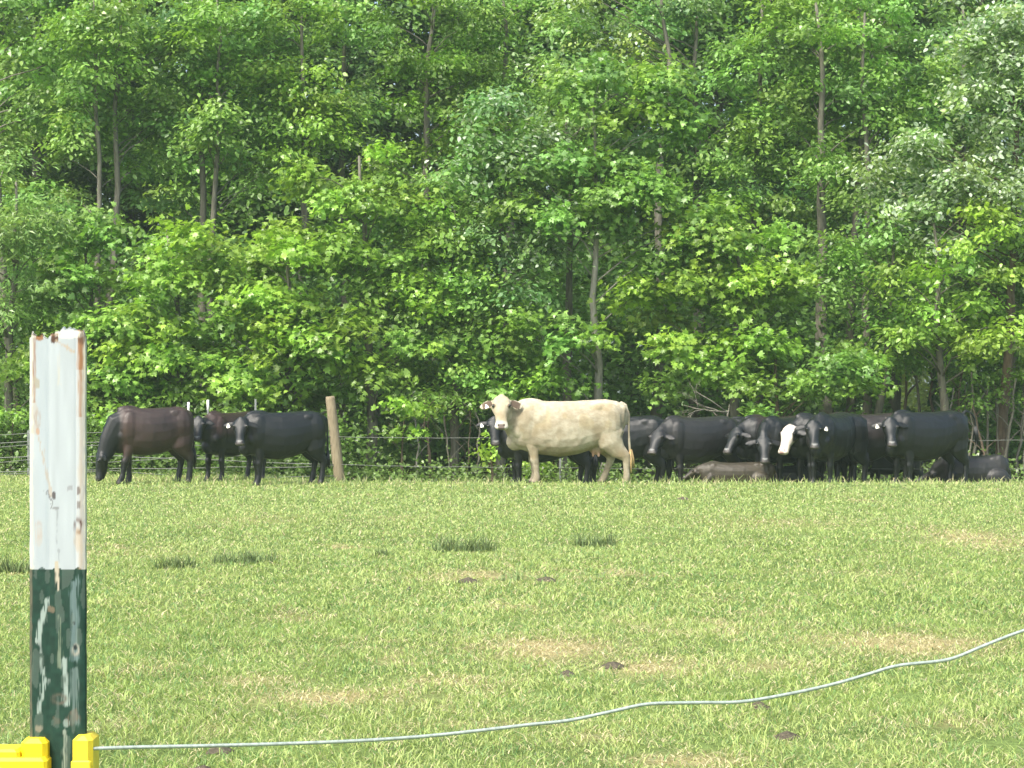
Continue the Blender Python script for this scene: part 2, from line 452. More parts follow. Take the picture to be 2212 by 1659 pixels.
def tree(name, label, px, Y, H, r0, envs, hue, kind='oval', size=.13, dens=1.0, bark=None, seed=0, lean=0, cat='tree',
         group=None, crown='crown', dvar=.25, clump=(.38, .75), top=None, silver=0.0, trunk_off=0, gap=.0, stems=None):
    """envs: (cx, cy, rx, ry) in frame pixels at depth Y plus optional depth half-size and depth offset in metres"""
    rng = np.random.default_rng(1000 + seed)
    x0 = (px - 512) / F * Y; z0 = float(gz(x0, Y)); m2 = Y / F
    H = min(H, max(EYE - (e[1] - e[3] * (.35 if group == EDGE or group is None else .8) - 384) * m2 - z0 for e in envs))
    root = empty(name, (x0, Y, z0)); tag(root, label, cat, group)
    # trunk
    mb = MB(); pts = []; rad = []
    ns = 12; wob = rng.normal(0, .06, (ns + 1, 2)).cumsum(0) * min(1, H / 8)
    for i in range(ns + 1):
        t = i / ns; pts.append(Vector((wob[i, 0] + lean * H * t ** 1.3 - wob[0, 0], wob[i, 1] - wob[0, 1] + trunk_off * 0, -.1 + (H + .1) * t)))
        rad.append(r0 * (1.35 - .35 * min(1, t * 14)) * (1 - .86 * t) + .008)
    mb.tube(pts, rad, 9)
    def at(z):
        t = min(max(z / H, 0), 1) * ns; i = min(int(t), ns - 1); return pts[i].lerp(pts[i + 1], t - i)
    size *= .86
    P_, N_, A_, S_, Cc = [], [], [], [], []
    for e in envs:
        cx, cy, rx, ry = e[:4]; rd = e[4] if len(e) > 4 else 1.1; do = e[5] if len(e) > 5 else 0
        ex, ez = (cx - px) * m2, EYE - (cy - 384) * m2 - z0; ax_, az_ = rx * m2, ry * m2
        area = math.pi * ax_ * az_
        nc = max(3, int(area * 3.3 * dens))
        for j in range(nc):
            if gap and rng.random() < gap: continue
            a = rng.uniform(0, 2 * np.pi); q = math.sqrt(rng.random()) ** .85
            u, v_ = math.cos(a) * q, math.sin(a) * q
            d = math.sqrt(max(0, 1 - q * q)); side = -1 if rng.random() < .72 else 1
            c = np.array([ex + u * ax_, do + side * d * rd * rng.uniform(.5, 1.0), ez + v_ * az_])
            if c[2] < .15: c[2] = rng.uniform(.15, .5)
            r = rng.uniform(*clump) * (1 if Y < 50 else 1.25)
            nl = int(165 * (r / .5) ** 2 * (.13 / size) ** 1.1)
            p, nr, axd = clump_leaves(c, r, nl, rng, sub=int(7 + 6 * r))
            tone = rng.uniform(1 - dvar, 1 + dvar)
            hc = np.array(hue) * tone * np.array([1 + rng.uniform(-.12, .12), 1, 1 + rng.uniform(-.25, .3)])
            col = hc[None] * rng.uniform(.72, 1.3, (nl, 1))
            young = rng.random(nl) < .10; col[young] = col[young] * np.array([1.25, 1.22, 1.15])
            if silver:
                s_ = rng.random(nl) < silver; col[s_] = np.array([.55, .66, .50]) * rng.uniform(.7, 1.15, (s_.sum(), 1))
            P_.append(p); N_.append(nr); A_.append(axd); S_.append(size * rng.uniform(.5, 1.3, nl)); Cc.append(col)
            # a limb reaching the spray
            if rng.random() < .75:
                cv = Vector(c); hd = math.hypot(cv.x, cv.y)
                zb = min(max(cv.z - rng.uniform(.25, .7) * hd - .15, .25 * cv.z), H * .97); b0 = at(zb)
                mid = b0.lerp(cv, .5) + Vector((rng.normal(0, .08), rng.normal(0, .08), .10 * hd * rng.uniform(.2, 1)))
                br = max(.006, min(.034, r0 * .26) * (1 - .6 * zb / H))
                mb.tube([b0, b0.lerp(mid, .5) + Vector((0, 0, .03)), mid, mid.lerp(cv, .55) + Vector((rng.normal(0, .05), rng.normal(0, .05), 0)), cv],
                        [br, br * .85, br * .62, br * .42, br * .22], 5)
    mb.build('trunk', bark or M_bark, root)
    if P_:
        v, f = leaf_arrays(np.concatenate(P_), np.concatenate(N_), np.concatenate(A_), np.concatenate(S_), kind, rng)
        v[:, 2] = np.maximum(v[:, 2], .02)
        mesh_np(crown, v, f, M_leaf, root, fcol=np.concatenate(Cc), smooth=False)
    return root

EDGE = 'trees along the edge of the wood'
YG = (.245, .41, .062)   # fresh yellow green
MG = (.20, .36, .066)   # mid green
DG = (.14, .275, .06)   # deep green
BG = (.165, .305, .085)   # blue green
PG = (.26, .41, .11)   # pale green
TALL = 'tall trees standing in the wood'; BACK = 'trees deep in the wood'
# edge of the wood: low hung crowns
tree('broadleaf_tree', 'pale drooping tree cut by the left edge of the photo', 14, 41.3, 9.5, .10, [(14, 200, 50, 60), (22, 262, 52, 62), (8, 330, 42, 60), (10, 395, 45, 30)], PG, 'long', .17, 1.1, seed=1, group=EDGE)
tree('maple_tree', 'mid green maple rising behind the white topped post', 92, 41.8, 8.5, .10, [(88, 345, 72, 68), (95, 270, 62, 50), (110, 405, 70, 32)], MG, 'star', .15, 1.2, seed=2, group=EDGE)
tree('maple_tree', 'slim bright green maple over the grazing brown cow', 178, 41.0, 7.6, .09, [(186, 245, 34, 50), (165, 320, 62, 52), (170, 385, 66, 30)], YG, 'star', .15, 1.15, seed=3, group=EDGE)
tree('maple_tree', 'brightest yellow green maple leaning over the black cows at left', 285, 40.9, 7.6, .12, [(290, 270, 72, 48), (265, 345, 70, 48), (330, 335, 62, 38), (232, 395, 48, 22), (310, 385, 50, 22)], YG, 'star', .16, 1.25, seed=4, group=EDGE, dvar=.3)
tree('maple_tree', 'full light green maple above the leaning wooden post', 372, 41.5, 9.0, .12, [(372, 240, 60, 60), (400, 320, 58, 50), (345, 170, 50, 40), (395, 375, 45, 22)], YG, 'star', .15, 1.1, seed=5, group=EDGE)
tree('elm_tree', 'deep green elm just left of the tan cow', 452, 41.8, 8.2, .10, [(452, 300, 60, 60), (470, 365, 62, 36), (440, 225, 50, 42)], MG, 'oval', .13, 1.15, seed=6, group=EDGE)
tree('poplar_tree', 'blue green poplar with some silvery leaves above the tan cow head', 500, 41.7, 10.5, .11, [(480, 215, 58, 55), (505, 150, 60, 50), (520, 275, 55, 36)], BG, 'oval', .14, 1.1, seed=7, group=EDGE, silver=.13)
tree('sycamore_tree', 'tree with a bare forked grey trunk rising right behind the tan cow', 600, 41.2, 9.6, .10, [(570, 190, 78, 40), (655, 215, 55, 36), (610, 120, 80, 55), (548, 345, 52, 30), (520, 383, 40, 20), (668, 275, 34, 20)], MG, 'star', .15, 1.2, M_barkp, seed=8, group=EDGE)
tree('cypress_tree', 'feathery light green conifer with drooping boughs over the tan cow', 562, 42.6, 9.0, .12, [(520, 185, 40, 10), (555, 118, 60, 13), (600, 195, 36, 11), (560, 150, 55, 30, 1, .5)], (.20, .33, .05), 'long', .13, 2.0, seed=9, group=EDGE, clump=(.25, .42))
tree('maple_tree', 'spreading maple with bright layered boughs above the huddled black herd', 735, 41.0, 7.4, .12, [(700, 300, 74, 28), (790, 300, 70, 26), (680, 345, 44, 20), (740, 345, 40, 18), (735, 250, 80, 30)], YG, 'star', .16, 1.25, seed=10, group=EDGE, dvar=.3)
tree('young_maple_tree', 'low maple whose lowest boughs touch the backs of the black herd', 780, 40.6, 3.6, .07, [(780, 378, 92, 22), (700, 385, 50, 18), (830, 352, 60, 18)], MG, 'star', .14, 1.15, M_barkd, seed=11, group=EDGE)
tree('hickory_tree', 'mid green tree behind the gap with pale trunks at right', 880, 42.4, 8.0, .10, [(880, 300, 62, 50), (850, 240, 50, 40), (880, 355, 50, 18)], MG, 'oval', .13, 1.1, seed=12, group=EDGE)
tree('lime_tree', 'yellow green tree at the right over the herd and its last cow', 945, 41.2, 7.8, .11, [(940, 290, 62, 46), (985, 340, 55, 36), (930, 355, 48, 22), (960, 235, 50, 34)], YG, 'oval', .15, 1.15, seed=13, group=EDGE, dvar=.3)
tree('silver_maple_tree', 'silvery leaved tree filling the upper right corner', 1000, 41.9, 12.5, .12, [(905, 175, 36, 52), (960, 165, 45, 50), (1005, 110, 50, 70), (985, 30, 60, 55), (1020, 215, 40, 50), (915, 225, 40, 30)], (.23, .37, .115), 'oval', .14, 1.15, M_barkd, seed=14, group=EDGE, silver=.38)
tree('broadleaf_tree', 'dark green tree at the right edge above the lying cow', 1040, 43.0, 8.5, .12, [(1030, 300, 70, 50), (1020, 365, 60, 30), (1060, 230, 60, 60)], MG, 'oval', .13, 1.0, seed=15, group=EDGE)
# taller trees standing just inside, with their bare trunks showing between sprays
def tall(label, px, Y, H, r0, envs, hue, seed, bark=None, name='tall_tree', **k):
    tree(name, label, px, Y, H, r0 * .8, envs, hue, k.pop('kind', 'oval'), k.pop('size', .14), k.pop('dens', .95), bark or M_bark, seed, group=TALL, **k)
tall('pale trunked tall tree nearest the left edge, two trunks side by side', 22, 44.6, 13, .17, [(20, 30, 60, 55, 1, .8), (30, 120, 40, 40, 1, .8)], MG, 21, M_bark)
tall('tall tree with a thin straight pale trunk left of a thicker one', 97, 44.0, 13, .11, [(97, 45, 34, 60, .7, -.5), (90, 60, 60, 60, 1, .8), (85, 150, 40, 50, 1, .8)], MG, 22, M_bark)
tall('tall tree with a straight grey trunk above the grazing cow', 118, 44.3, 13.4, .14, [(120, 40, 32, 60, .7, -.5), (140, 80, 50, 60, 1, .8), (150, 20, 60, 40, 1, 1.2), (140, 170, 36, 40, 1, .8)], MG, 23)
tall('tall tree whose trunk shows beside a dark hollow in the leaves', 193, 45.2, 13, .15, [(195, 60, 28, 80, .7, -.5), (200, 40, 55, 45, 1, .8), (215, 110, 40, 50, 1, .8), (170, 215, 30, 26, 1, .8)], DG, 24)
tall('slender trunked tree at left with leaves of dull green', 218, 44.5, 12.8, .12, [(218, 70, 30, 90, .7, -.5), (245, 60, 60, 60, 1, .7), (250, 150, 50, 40, 1, .7)], MG, 25)
tall('broad light crown in the upper left of the wood', 300, 45.6, 13.5, .18, [(300, 60, 58, 62), (315, 140, 50, 50)], YG, 26, name='ash_tree', kind='oval')
tall('small leaved crown beside the darkest hollow of the upper wood', 345, 46.6, 13.0, .17, [(352, 120, 36, 50), (350, 30, 26, 50)], PG, 27, name='ash_tree')
tall('bright yellow green crown at the top middle of the photo', 430, 45.0, 14, .20, [(430, 30, 55, 60), (440, 110, 55, 60), (420, 180, 45, 34)], (.135, .26, .03), 28, name='ash_tree', size=.12)
tall('dark green crown at the top centre behind the conifer', 510, 46.2, 14, .20, [(500, 40, 55, 60), (520, 110, 50, 45)], MG, 29, name='oak_tree', size=.12)
tall('pale glossy leaved crown high over the tan cow', 648, 44.8, 14, .18, [(600, 60, 62, 48), (590, 0, 60, 40)], PG, 30, name='poplar_tree', silver=.12, size=.13)
tall('wide grey green crown with thin bare boughs at upper right of centre', 690, 45.5, 14, .19, [(680, 50, 62, 60), (690, 140, 62, 52), (740, 205, 40, 40)], BG, 31, name='elm_tree', gap=.08)
tall('crown of clear green leaves left of the twin grey trunks', 760, 45.0, 13.5, .16, [(757, 110, 42, 70), (745, 200, 45, 46), (760, 20, 48, 50)], MG, 32, name='elm_tree')
tall('thickest bare grey trunk of the wood, at upper right', 826, 44.0, 14, .21, [(826, 165, 18, 16, .4, -.7), (822, 30, 20, 22, .4, -.7), (850, 50, 55, 60, 1, 1.0), (800, 60, 35, 60, 1, 1.3), (850, 130, 40, 40, 1, 1.2)], MG, 33, M_bark)
tall('second grey trunk close right of the thickest one', 843, 45.1, 13, .15, [(870, 20, 50, 50, 1, .9), (850, 190, 34, 40, 1, 1.1)], MG, 34, M_bark)
tall('straight grey trunk beside the silvery tree', 865, 44.2, 12.8, .14, [(900, 60, 45, 60, 1, .8), (905, 130, 34, 40, 1, .9)], MG, 35, M_bark)
tall('dark full crown behind the silvery tree', 955, 46.5, 13.5, .18, [(945, 60, 60, 70), (940, 180, 60, 60), (990, 250, 50, 50)], DG, 36, name='oak_tree')
tall('forked pale stem against dark leaves at the right edge', 1003, 42.9, 6.2, .09, [(1030, 170, 26, 40, .6, 1)], MG, 37, M_barkp, name='young_tree', lean=.06)
# deep trees
BK = [(-60, DG), (40, MG), (130, DG), (215, MG), (300, DG), (372, DG), (455, MG), (540, DG), (630, MG), (715, DG), (800, MG), (890, DG), (975, MG), (1060, DG), (1140, MG)]
backs = ['beyond the left edge', 'at the far left', 'behind the thin pale trunks', 'behind the slender trunk at left', 'behind the upper left light crown', 'behind the dark upper hollow',
         'behind the top middle crown', 'behind the top centre crown', 'behind the pale glossy crown', 'behind the grey green crown', 'behind the twin grey trunks', 'left of the silvery tree',
         'behind the silvery tree', 'at the far right', 'beyond the right edge']
for i, (px, hue) in enumerate(BK):
    r = random.Random(i)
    Y = 52 + r.uniform(-1.5, 2.5)
    tree('forest_tree', 'dim full crowned tree deep in the wood, ' + backs[i], px, Y, 15.5, .2,
         [(px + r.uniform(-10, 10), -20, 52, 75, 1.3), (px + r.uniform(-10, 10), 100, 54, 70, 1.3), (px + r.uniform(-10, 10), 215, 52, 62, 1.3), (px, 300, 46, 40, 1.2)],
         tuple(c * .95 for c in hue), 'oval', .19, 1.15, seed=60 + i, group=BACK, clump=(.45, .85))

# thicket under the crowns and the wood behind everything
GAPX = (914 - 512) / F
def leaf_mass(name, label, cat, lo, hi, n, size, hue, seed, gap_w=.55, zfun=None, kind='oval'):
    rng = np.random.default_rng(seed)
    nc = n // 60
    c = rng.uniform(lo, hi, (nc, 3))
    if zfun: c[:, 2] = zfun(c[:, 0], c[:, 1], rng)
    k = np.repeat(np.arange(nc), 60)
    p = c[k] + rng.normal(0, .38, (len(k), 3)) * np.array([1, 1, .55])
    keep = (np.abs(p[:, 0] - GAPX * p[:, 1]) > gap_w) | (p[:, 2] > 2.35) | (p[:, 2] < .9 if gap_w > 0 else False)
    if gap_w <= 0: keep[:] = True
    p = p[keep]; k = k[keep]; p[:, 2] = np.maximum(p[:, 2], gz(p[:, 0], p[:, 1]) + .03)
    n = len(p); tone = rng.uniform(.6, 1.35, nc)[k][:, None]
    col = np.array(hue)[None] * tone * rng.uniform(.7, 1.35, (n, 1))
    nr = np.array([0, -.15, .75]) + rng.normal(0, .5, (n, 3)); ax = rng.normal(0, .7, (n, 3)) + np.array([0, -.2, -.3])
    v, f = leaf_arrays(p, nr, ax, size * rng.uniform(.6, 1.3, n), kind, rng)
    o = mesh_np(name, v, f, M_leaf, fcol=col, smooth=False)
    return tag(o, label, cat, kind='stuff')
leaf_mass('thicket', 'dense dark undergrowth filling the wood below the crowns', 'undergrowth', (-16, 43.5, 0), (16, 51, 4.6), 100000, .17, DG, 5)
leaf_mass('distant_wood', 'dense far mass of leaves closing the view through the wood', 'woodland', (-26, 55, 0), (26, 64, 22), 320000, .30, (.10, .20, .05), 6, gap_w=.5)
leaf_mass('sunlit_shrubs', 'pale sunlit scrub seen through the gap at the right', 'scrub', (13.4, 72, 0), (15.0, 76, 4), 5000, .22, (.34, .40, .10), 7, gap_w=0)
# weeds along the foot of the fence
def wz(x, y, rng):
    return gz(x, y) + rng.uniform(.0, .30, len(x)) * (.5 + vnoise(x, y, .8, 3))
leaf_mass('fence_weeds', 'low leafy weeds along the foot of the far fence', 'weeds', (-13, 38.3, 0), (13.5, 41.2, 0), 27000, .085, (.13, .21, .05), 8, gap_w=0, zfun=wz)
leaf_mass('fence_brambles', 'knee high brambles growing through the left part of the far fence', 'brambles', (-13.0, 39.2, 0), (-3.0, 41.2, 0), 18500, .11, (.12, .22, .04), 9, gap_w=0,
          zfun=lambda x, y, rng: gz(x, y) + rng.uniform(.1, 1.0, len(x)))

# single shrubs in front of the wood
def shrub(name, label, vx, vy, hw, hh, Y, hue, seed, kind='star', size=.14, dens=1.8):
    px, py = vx / 2.16, vy / 2.16
    tree(name, label, px, Y, max(.8, EYE - (py - 384) * Y / F), .025, [(px, py, hw / 2.16, hh / 2.16, .35)], hue, kind, size, dens, M_barkd, seed, cat='shrub', clump=(.22, .38), crown='foliage')
shrub('leafy_shrub', 'bright round leafed shrub just right of the leaning wooden post', 868, 900, 62, 42, 39.4, YG, 201, dens=3)
shrub('leafy_shrub', 'small bright shrub hanging beside the black cow head at the tan cow', 1062, 935, 30, 50, 38.2, YG, 202, 'oval', .13, 3)
shrub('leafy_shrub', 'low yellow green shrub between the white post and the grazing cow', 225, 900, 50, 30, 39.6, YG, 203, dens=3)
shrub('leafy_shrub', 'leafy shrub behind the fence wires at the left edge', 22, 905, 50, 36, 39.8, YG, 204, dens=3)
shrub('climbing_vine', 'hanging light green vine over the middle of the black herd', 1650, 880, 30, 30, 39.4, MG, 205, dens=3)
shrub('leafy_shrub', 'small shrub showing under the belly of the tan cow', 1165, 1000, 26, 22, 37.6, YG, 206, 'oval', .11, 3)

# saplings: thin bare stems under the crowns
rs = random.Random(9)
def sapling(label, vx, vtop, vbot, Y, r, lean, group, hue=None):
    b = V(vx, vbot, Y); b.z = float(gz(b.x, Y)) - .05
    t = V(vx + lean, vtop, Y); root = empty('sapling', b); tag(root, label, 'sapling', group)
    mb = MB(); H = t - b; n = 7; pts = []
    for i in range(n + 1):
        q = i / n; pts.append(H * q + Vector((rs.gauss(0, .025), rs.gauss(0, .025), 0)) * (1 if 0 < i else 0) + Vector((.06 * math.sin(q * 3 + vx), 0, 0)))
    mb.tube(pts, [r * (1 - .5 * i / n) for i in range(n + 1)], 6)
    for j in range(3):
        i = rs.randint(3, n - 1); a = rs.choice((-1, 1)); p = pts[i]
        mb.tube([p, p + Vector((a * .12, rs.gauss(0, .1), .16)), p + Vector((a * .3, rs.gauss(0, .1), .34))], [r * .4, r * .28, r * .12], 5)
    mb.build('stem', rs.choice((M_bark, M_bark, M_barkd, M_barkp)), root)
    rng = np.random.default_rng(int(vx)); k = 60
    p, nr, ax = clump_leaves(np.array(tuple(H)), .35, k, rng)
    v, f = leaf_arrays(p, nr, ax, .11 * rng.uniform(.6, 1.2, k), 'oval', rng)
    mesh_np('leaves', v, f, M_leaf, root, fcol=np.array(MG)[None] * rng.uniform(.6, 1.3, (k, 1)), smooth=False)
ORD = ['first', 'second', 'third', 'fourth', 'fifth', 'sixth', 'seventh', 'eighth', 'ninth', 'tenth', 'eleventh', 'twelfth', 'thirteenth', 'fourteenth']
for q_, (vx, ln) in enumerate(((2052, 4), (2068, 20), (2083, -6), (2096, 8), (2110, -14), (2124, 10), (2138, -30), (2150, 6), (2163, -8), (2178, 12), (2190, -22), (2204, 5), (2222, -10), (2240, 8))):
    sapling(ORD[q_] + ' bare sapling from the left in the dark thicket over the lying black cow', vx, rs.uniform(800, 880), 1035, rs.uniform(40.4, 43.0), rs.uniform(.02, .042), ln, 'bare saplings at the right of the wood')
for q_, (vx, ln) in enumerate(((878, -14), (900, 6), (925, -4), (945, -28), (968, -10), (990, -34), (1005, 8), (1030, -6))):
    sapling(ORD[q_] + ' slender sapling right of the leaning wooden post, behind the fence wires', vx, rs.uniform(850, 900), 1035, rs.uniform(40.0, 41.4), rs.uniform(.016, .034), ln, 'slender saplings behind the fence wires')
for vx, wd_ in ((1958, 'left'), (1987, 'middle'), (2011, 'right')):
    sapling(wd_ + ' one of the three dark stems standing in front of the sunlit gap', vx, 780, 1035, 43 + (vx % 5) * .3, .045, 0, 'dark stems in the sunlit gap')

# heap of bare branches over the herd
def brush():
    b = V(1500, 890, 38.9); root = MB(); r = random.Random(4)
    def twig(p, d, L, rad, dep):
        q = p + d * L; mid = p.lerp(q, .5) + Vector((r.gauss(0, .04), r.gauss(0, .04), r.gauss(0, .04)))
        root.tube([p, mid, q], [rad, rad * .8, rad * .55], 5)
        if dep > 0:
            for _ in range(r.choice((2, 3))):
                nd = (d + Vector((r.gauss(0, .5), r.gauss(0, .35), r.gauss(0, .42)))).normalized()
                twig(p.lerp(q, r.uniform(.4, 1)), nd, L * r.uniform(.55, .85), rad * .6, dep - 1)
    twig(Vector((.9, 0, .0)), Vector((-1, 0, .12)).normalized(), .9, .028, 4)
    twig(Vector((.9, .1, -.1)), Vector((-.8, .1, .35)).normalized(), .7, .022, 3)
    twig(Vector((.85, 0, -1.25)), Vector((0.04, 0, 1)).normalized(), 1.3, .035, 1)
    o = root.build('fallen_branch', M_bark); o.location = b; tag(o, 'tangle of bare grey branches just above the backs of the herd', 'branch'); o.scale = (.68, .68, .6)
brush()

# ------------------------------------------------------------------ far fence
def fence():
    YF = 38.0
    root = empty('wire_fence', (0, YF, 0)); tag(root, 'far wire fence with one thick leaning wooden post', 'fence')
    wood, nt, b = new_mat('weathered_wood', .85, .2)
    n = noise(nt, 9, 6, .7, stretch=(5, 5, .5)); r = ramp(nt, n.outputs['Fac'], [(.3, (.15, .12, .075)), (.7, (.32, .27, .18))])
    nt.links.new(r.outputs[0], b.inputs['Base Color']); bump(nt, b, n.outputs['Fac'], .7, .015)
    wire = paint('wire_rope', (.14, .15, .13), .5, .4)
    white = paint('white_cap', (.80, .80, .76), .5, .4); steel = paint('grey_steel', (.20, .22, .21), .6, .4)
    def L(p): return p - Vector((0, YF, 0))
    bot = L(V(738, 1032, YF)); top = L(V(713, 856, YF)); bot.z = float(gz(bot.x, YF)) - .25
    mb = MB(); d = top - bot; pts = [bot.lerp(top, t) for t in (0, .25, .5, .75, .97, 1.0)]
    mb.tube(pts, [.105, .10, .097, .092, .088, .075], 16); mb.build('wooden_post', wood, root)
    for vx, vt, vb, wh in ((407, 870, 1030, 21), (449, 865, 1030, 21), (552, 862, 1030, 0), (61, 930, 1030, 0), (-60, 900, 1030, 0), (1210, 900, 1030, 0), (1660, 915, 1030, 0), (2330, 900, 1030, 0)):
        t = L(V(vx, vt, YF)); g = Vector((t.x, 0, float(gz(t.x, YF)) - .1)); c = t - Vector((0, 0, wh / 129.6))
        m_ = MB(); m_.box((g.x - .017, -.004, g.z), (g.x + .017, .004, c.z)); m_.box((g.x - .004, .0045, g.z), (g.x + .004, .034, c.z))
        p = m_.build('steel_post', steel, root, smooth=False)
        if wh:
            m_ = MB(); m_.box((g.x - .021, -.006, c.z - .01), (g.x + .021, .036, t.z + .01), .004); m_.build('cap', white, p)
    rr = random.Random(2)
    def run(pts, rad=.0085):
        rad *= .75
        P = [L(V(x, y, YF - .06)) for x, y in pts]; out = []
        for a, b_ in zip(P[:-1], P[1:]):
            k = max(2, int((b_ - a).length / .35))
            for i in range(k):
                q = i / k; out.append(a.lerp(b_, q) + Vector((0, 0, -.02 * math.sin(math.pi * q) + rr.gauss(0, .0035))))
        out.append(P[-1]); m_ = MB(); m_.tube(out, rad, 6); m_.build('wire', wire, root)
    run([(726, 944), (1210, 943), (1660, 946), (2330, 950)], .008); run([(731, 1003), (1210, 1010), (1660, 1010), (2330, 1012)], .008)
    run([(-60, 938), (61, 936), (407, 927), (552, 925), (720, 930)]); run([(-60, 957), (61, 954), (300, 953), (720, 943)], .012)
    run([(-60, 966), (61, 961), (300, 960), (720, 962)], .009); run([(-60, 987), (61, 986), (250, 984), (410, 990), (720, 1003)], .013)
    run([(-60, 1000), (61, 993), (240, 998), (407, 984), (552, 983)], .009); run([(-60, 1018), (61, 1017), (250, 1012), (500, 1008), (728, 1006)], .012)
    run([(-60, 1024), (61, 1022), (240, 1016), (449, 1030), (728, 1028)], .009)
fence()

# ------------------------------------------------------------------ cattle
def coat_mat(name, bumps=True, rough=.55, spec=.3, mott=None, sheen=.0):
    m, nt, b = new_mat(name, rough, spec)
    at = N(nt, 'ShaderNodeAttribute'); at.attribute_name = 'tint'
    src = at.outputs['Color']
    n = noise(nt, 5.5, 5, .62); r = ramp(nt, n.outputs['Fac'], mott or [(.3, (.75, .75, .75)), (.7, (1.25, 1.22, 1.2))])
    src = mulcol(nt, src, r.outputs[0]); nt.links.new(src, b.inputs['Base Color'])
    n2 = noise(nt, 120, 3, .6, stretch=(1, 1, .3)); bump(nt, b, n2.outputs['Fac'], .35, .012)
    b.inputs['Sheen Weight'].default_value = sheen; b.inputs['Sheen Roughness'].default_value = .4
    return m
M_black = coat_mat('black_coat', rough=.44, spec=.45)
M_tan = coat_mat('cream_coat', rough=.75, spec=.15, mott=[(.34, (.80, .75, .67)), (.5, (.96, .94, .90)), (.62, (1.1, 1.09, 1.06))])
M_eye = paint('eye', (.012, .010, .008), .12, .6)
M_tagw = paint('tag_plastic', (.82, .80, .66), .45, .4)
M_hoof = None

